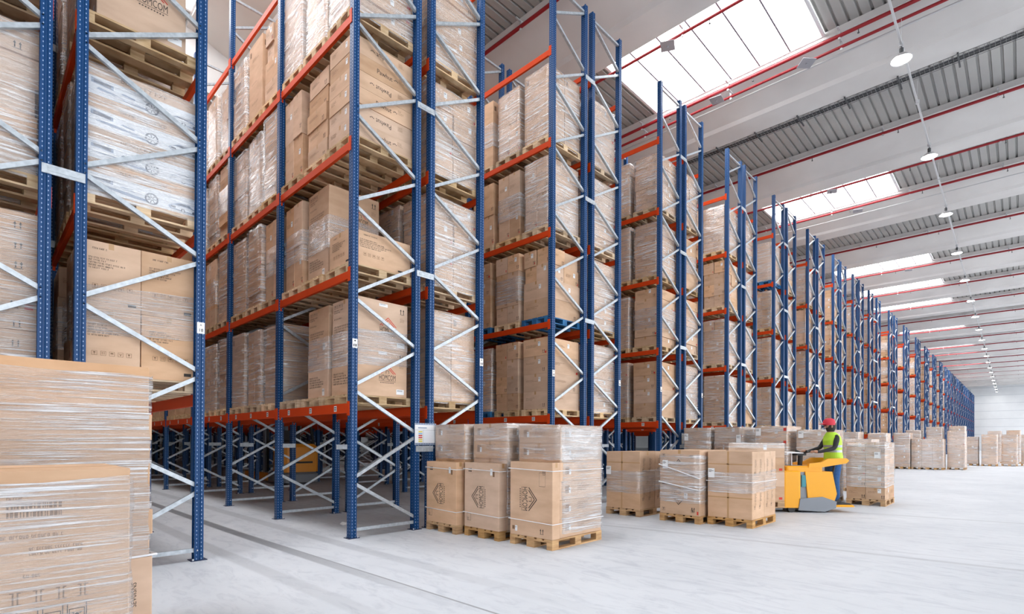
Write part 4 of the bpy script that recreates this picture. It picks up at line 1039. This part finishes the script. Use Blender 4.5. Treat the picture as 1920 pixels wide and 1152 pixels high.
for (xx, yy) in ((0, -.12), (.06, .12)):
    mb = MB(); mb.prism([(xx+.06, 0), (xx+.06, .09), (xx-.02, .11), (xx-.10, .065), (xx-.20, .05), (xx-.215, .0)], yy-.048, yy+.048, axis='y'); mb.build('shoe', SHOE, man)

# ------------------------------------------------------------------ reach truck working behind the second rack
ORM = plain('orange_machine_paint', (.80, .30, .02), .4)
rt_ = empty('reach_truck', (5.88, 10.2, 0), 0, 'orange reach truck in the aisle seen below the second rack', 'reach truck')
mb = MB(); rbox(mb, -.62, .62, 0, 1.1, .42, 1.38, .22); bd = mb.build('counterweight_body', ORM, rt_)
mb = MB(); mb.box(-.35, .35, -.012, .0, .72, .78); mb.build('grille', BLK, bd)
mb = MB(); rbox(mb, -.64, .64, .02, 1.5, .06, .44, .2); mb.build('chassis', GREYM, rt_)
mb = MB(); rbox(mb, -.60, .60, .5, 1.5, 1.36, 1.50, .1); mb.box(-.3, .3, .9, 1.4, 1.4, 1.85); mb.build('seat', BLK, rt_)
mb = MB()
for sx in (-.55, .55): mb.bar((sx, .35, 1.3), (sx, .7, 2.25), .07, .07); mb.bar((sx, 1.6, .4), (sx, 1.6, 2.25), .07, .07); mb.bar((sx, .7, 2.25), (sx, 1.6, 2.25), .07, .07)
for k in range(7): mb.bar((-.55, .72+k*.14, 2.26), (.55, .72+k*.14, 2.26), .03, .03)
mb.build('overhead_guard', BLK, rt_)
mb = MB()
for sx in (-.36, .36): mb.box(sx-.06, sx+.06, 2.2, 2.38, .1, 3.4)
for zz in (.5, 1.9, 3.3): mb.box(-.4, .4, 2.25, 2.32, zz, zz+.1)
mb.build('mast', GREYM, rt_)
for sx in (-.55, .55): mb = MB(); mb.box(sx-.08, sx+.08, 1.3, 3.6, .08, .34); mb.build('support_leg', ORM, rt_)
for sx in (-.28, .28): mb = MB(); mb.box(sx-.05, sx+.05, 2.4, 3.6, .12, .17); mb.box(sx-.05, sx+.05, 2.38, 2.43, .12, .7); mb.build('fork', GREYM, rt_)
for (sx, yy) in ((-.5, .5), (.5, .5), (-.55, 3.4), (.55, 3.4)): mb = MB(); mb.tube((sx-.06, yy, .14), (sx+.06, yy, .14), .14, 16); mb.build('wheel', BLK, rt_)

# ------------------------------------------------------------------ rows of loads deep in the aisles, mostly unseen, filled in to shade the space underneath
mb = MB(); r2 = random.Random(8)
for ri in range(0, 10):
    X1, X4 = ROWS[ri][1:]
    for half, xc in ((0, X1+D/2), (1, X4-D/2)):
        s0 = (n0, n1)[half][ri]
        for li in range(4):
            for sl in range(s0, (27 if ri < 3 else 18) if ri < 5 else 6):
                if r2.random() < .08: continue
                bay, pos = divmod(sl, 3); y = bay*BAY+(.47, 1.38, 2.30)[pos]; z = LV[li]+.06; hh = r2.uniform(1.2, 1.7)
                mb.box(xc-.57, xc+.57, y-.39, y+.39, z+.144, z+hh)
                mb.box(xc-.6, xc+.6, y-.4, y+.4, z+.12, z+.144, 1)
                for xx in (-.53, 0, .53): mb.box(xc+xx-.07, xc+xx+.07, y-.4, y+.4, z, z+.12, 1)
tag(mb.build('deep_pallet_loads', [CARD, WOOD]), 'brown pallet loads filled in far inside the aisles for shade, mostly hidden', 'pallet loads', kind='stuff')

mb = MB()
for ri in range(0, 8):
    X1, X4 = ROWS[ri][1:]; k0 = 9 if ri < 3 else (6 if ri < 5 else 3)
    for sx in (X1, X4-D):
        for k in range(k0+1, 19):
            y = k*BAY
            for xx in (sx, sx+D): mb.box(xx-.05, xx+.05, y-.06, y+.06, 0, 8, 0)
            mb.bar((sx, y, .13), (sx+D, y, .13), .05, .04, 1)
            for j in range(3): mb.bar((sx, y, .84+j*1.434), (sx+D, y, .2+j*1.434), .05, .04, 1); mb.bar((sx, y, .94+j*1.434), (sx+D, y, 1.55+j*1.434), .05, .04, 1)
        for xx in (sx, sx+D):
            for z_ in LV[:4]: mb.box(xx-.024, xx+.024, k0*BAY+.05, 19*BAY, z_-.07, z_+.07, 2)
        mb.box(sx-.02, sx+D+.02, k0*BAY+3, 19*BAY, LV[0]+.2, LV[0]+1.7, 3)
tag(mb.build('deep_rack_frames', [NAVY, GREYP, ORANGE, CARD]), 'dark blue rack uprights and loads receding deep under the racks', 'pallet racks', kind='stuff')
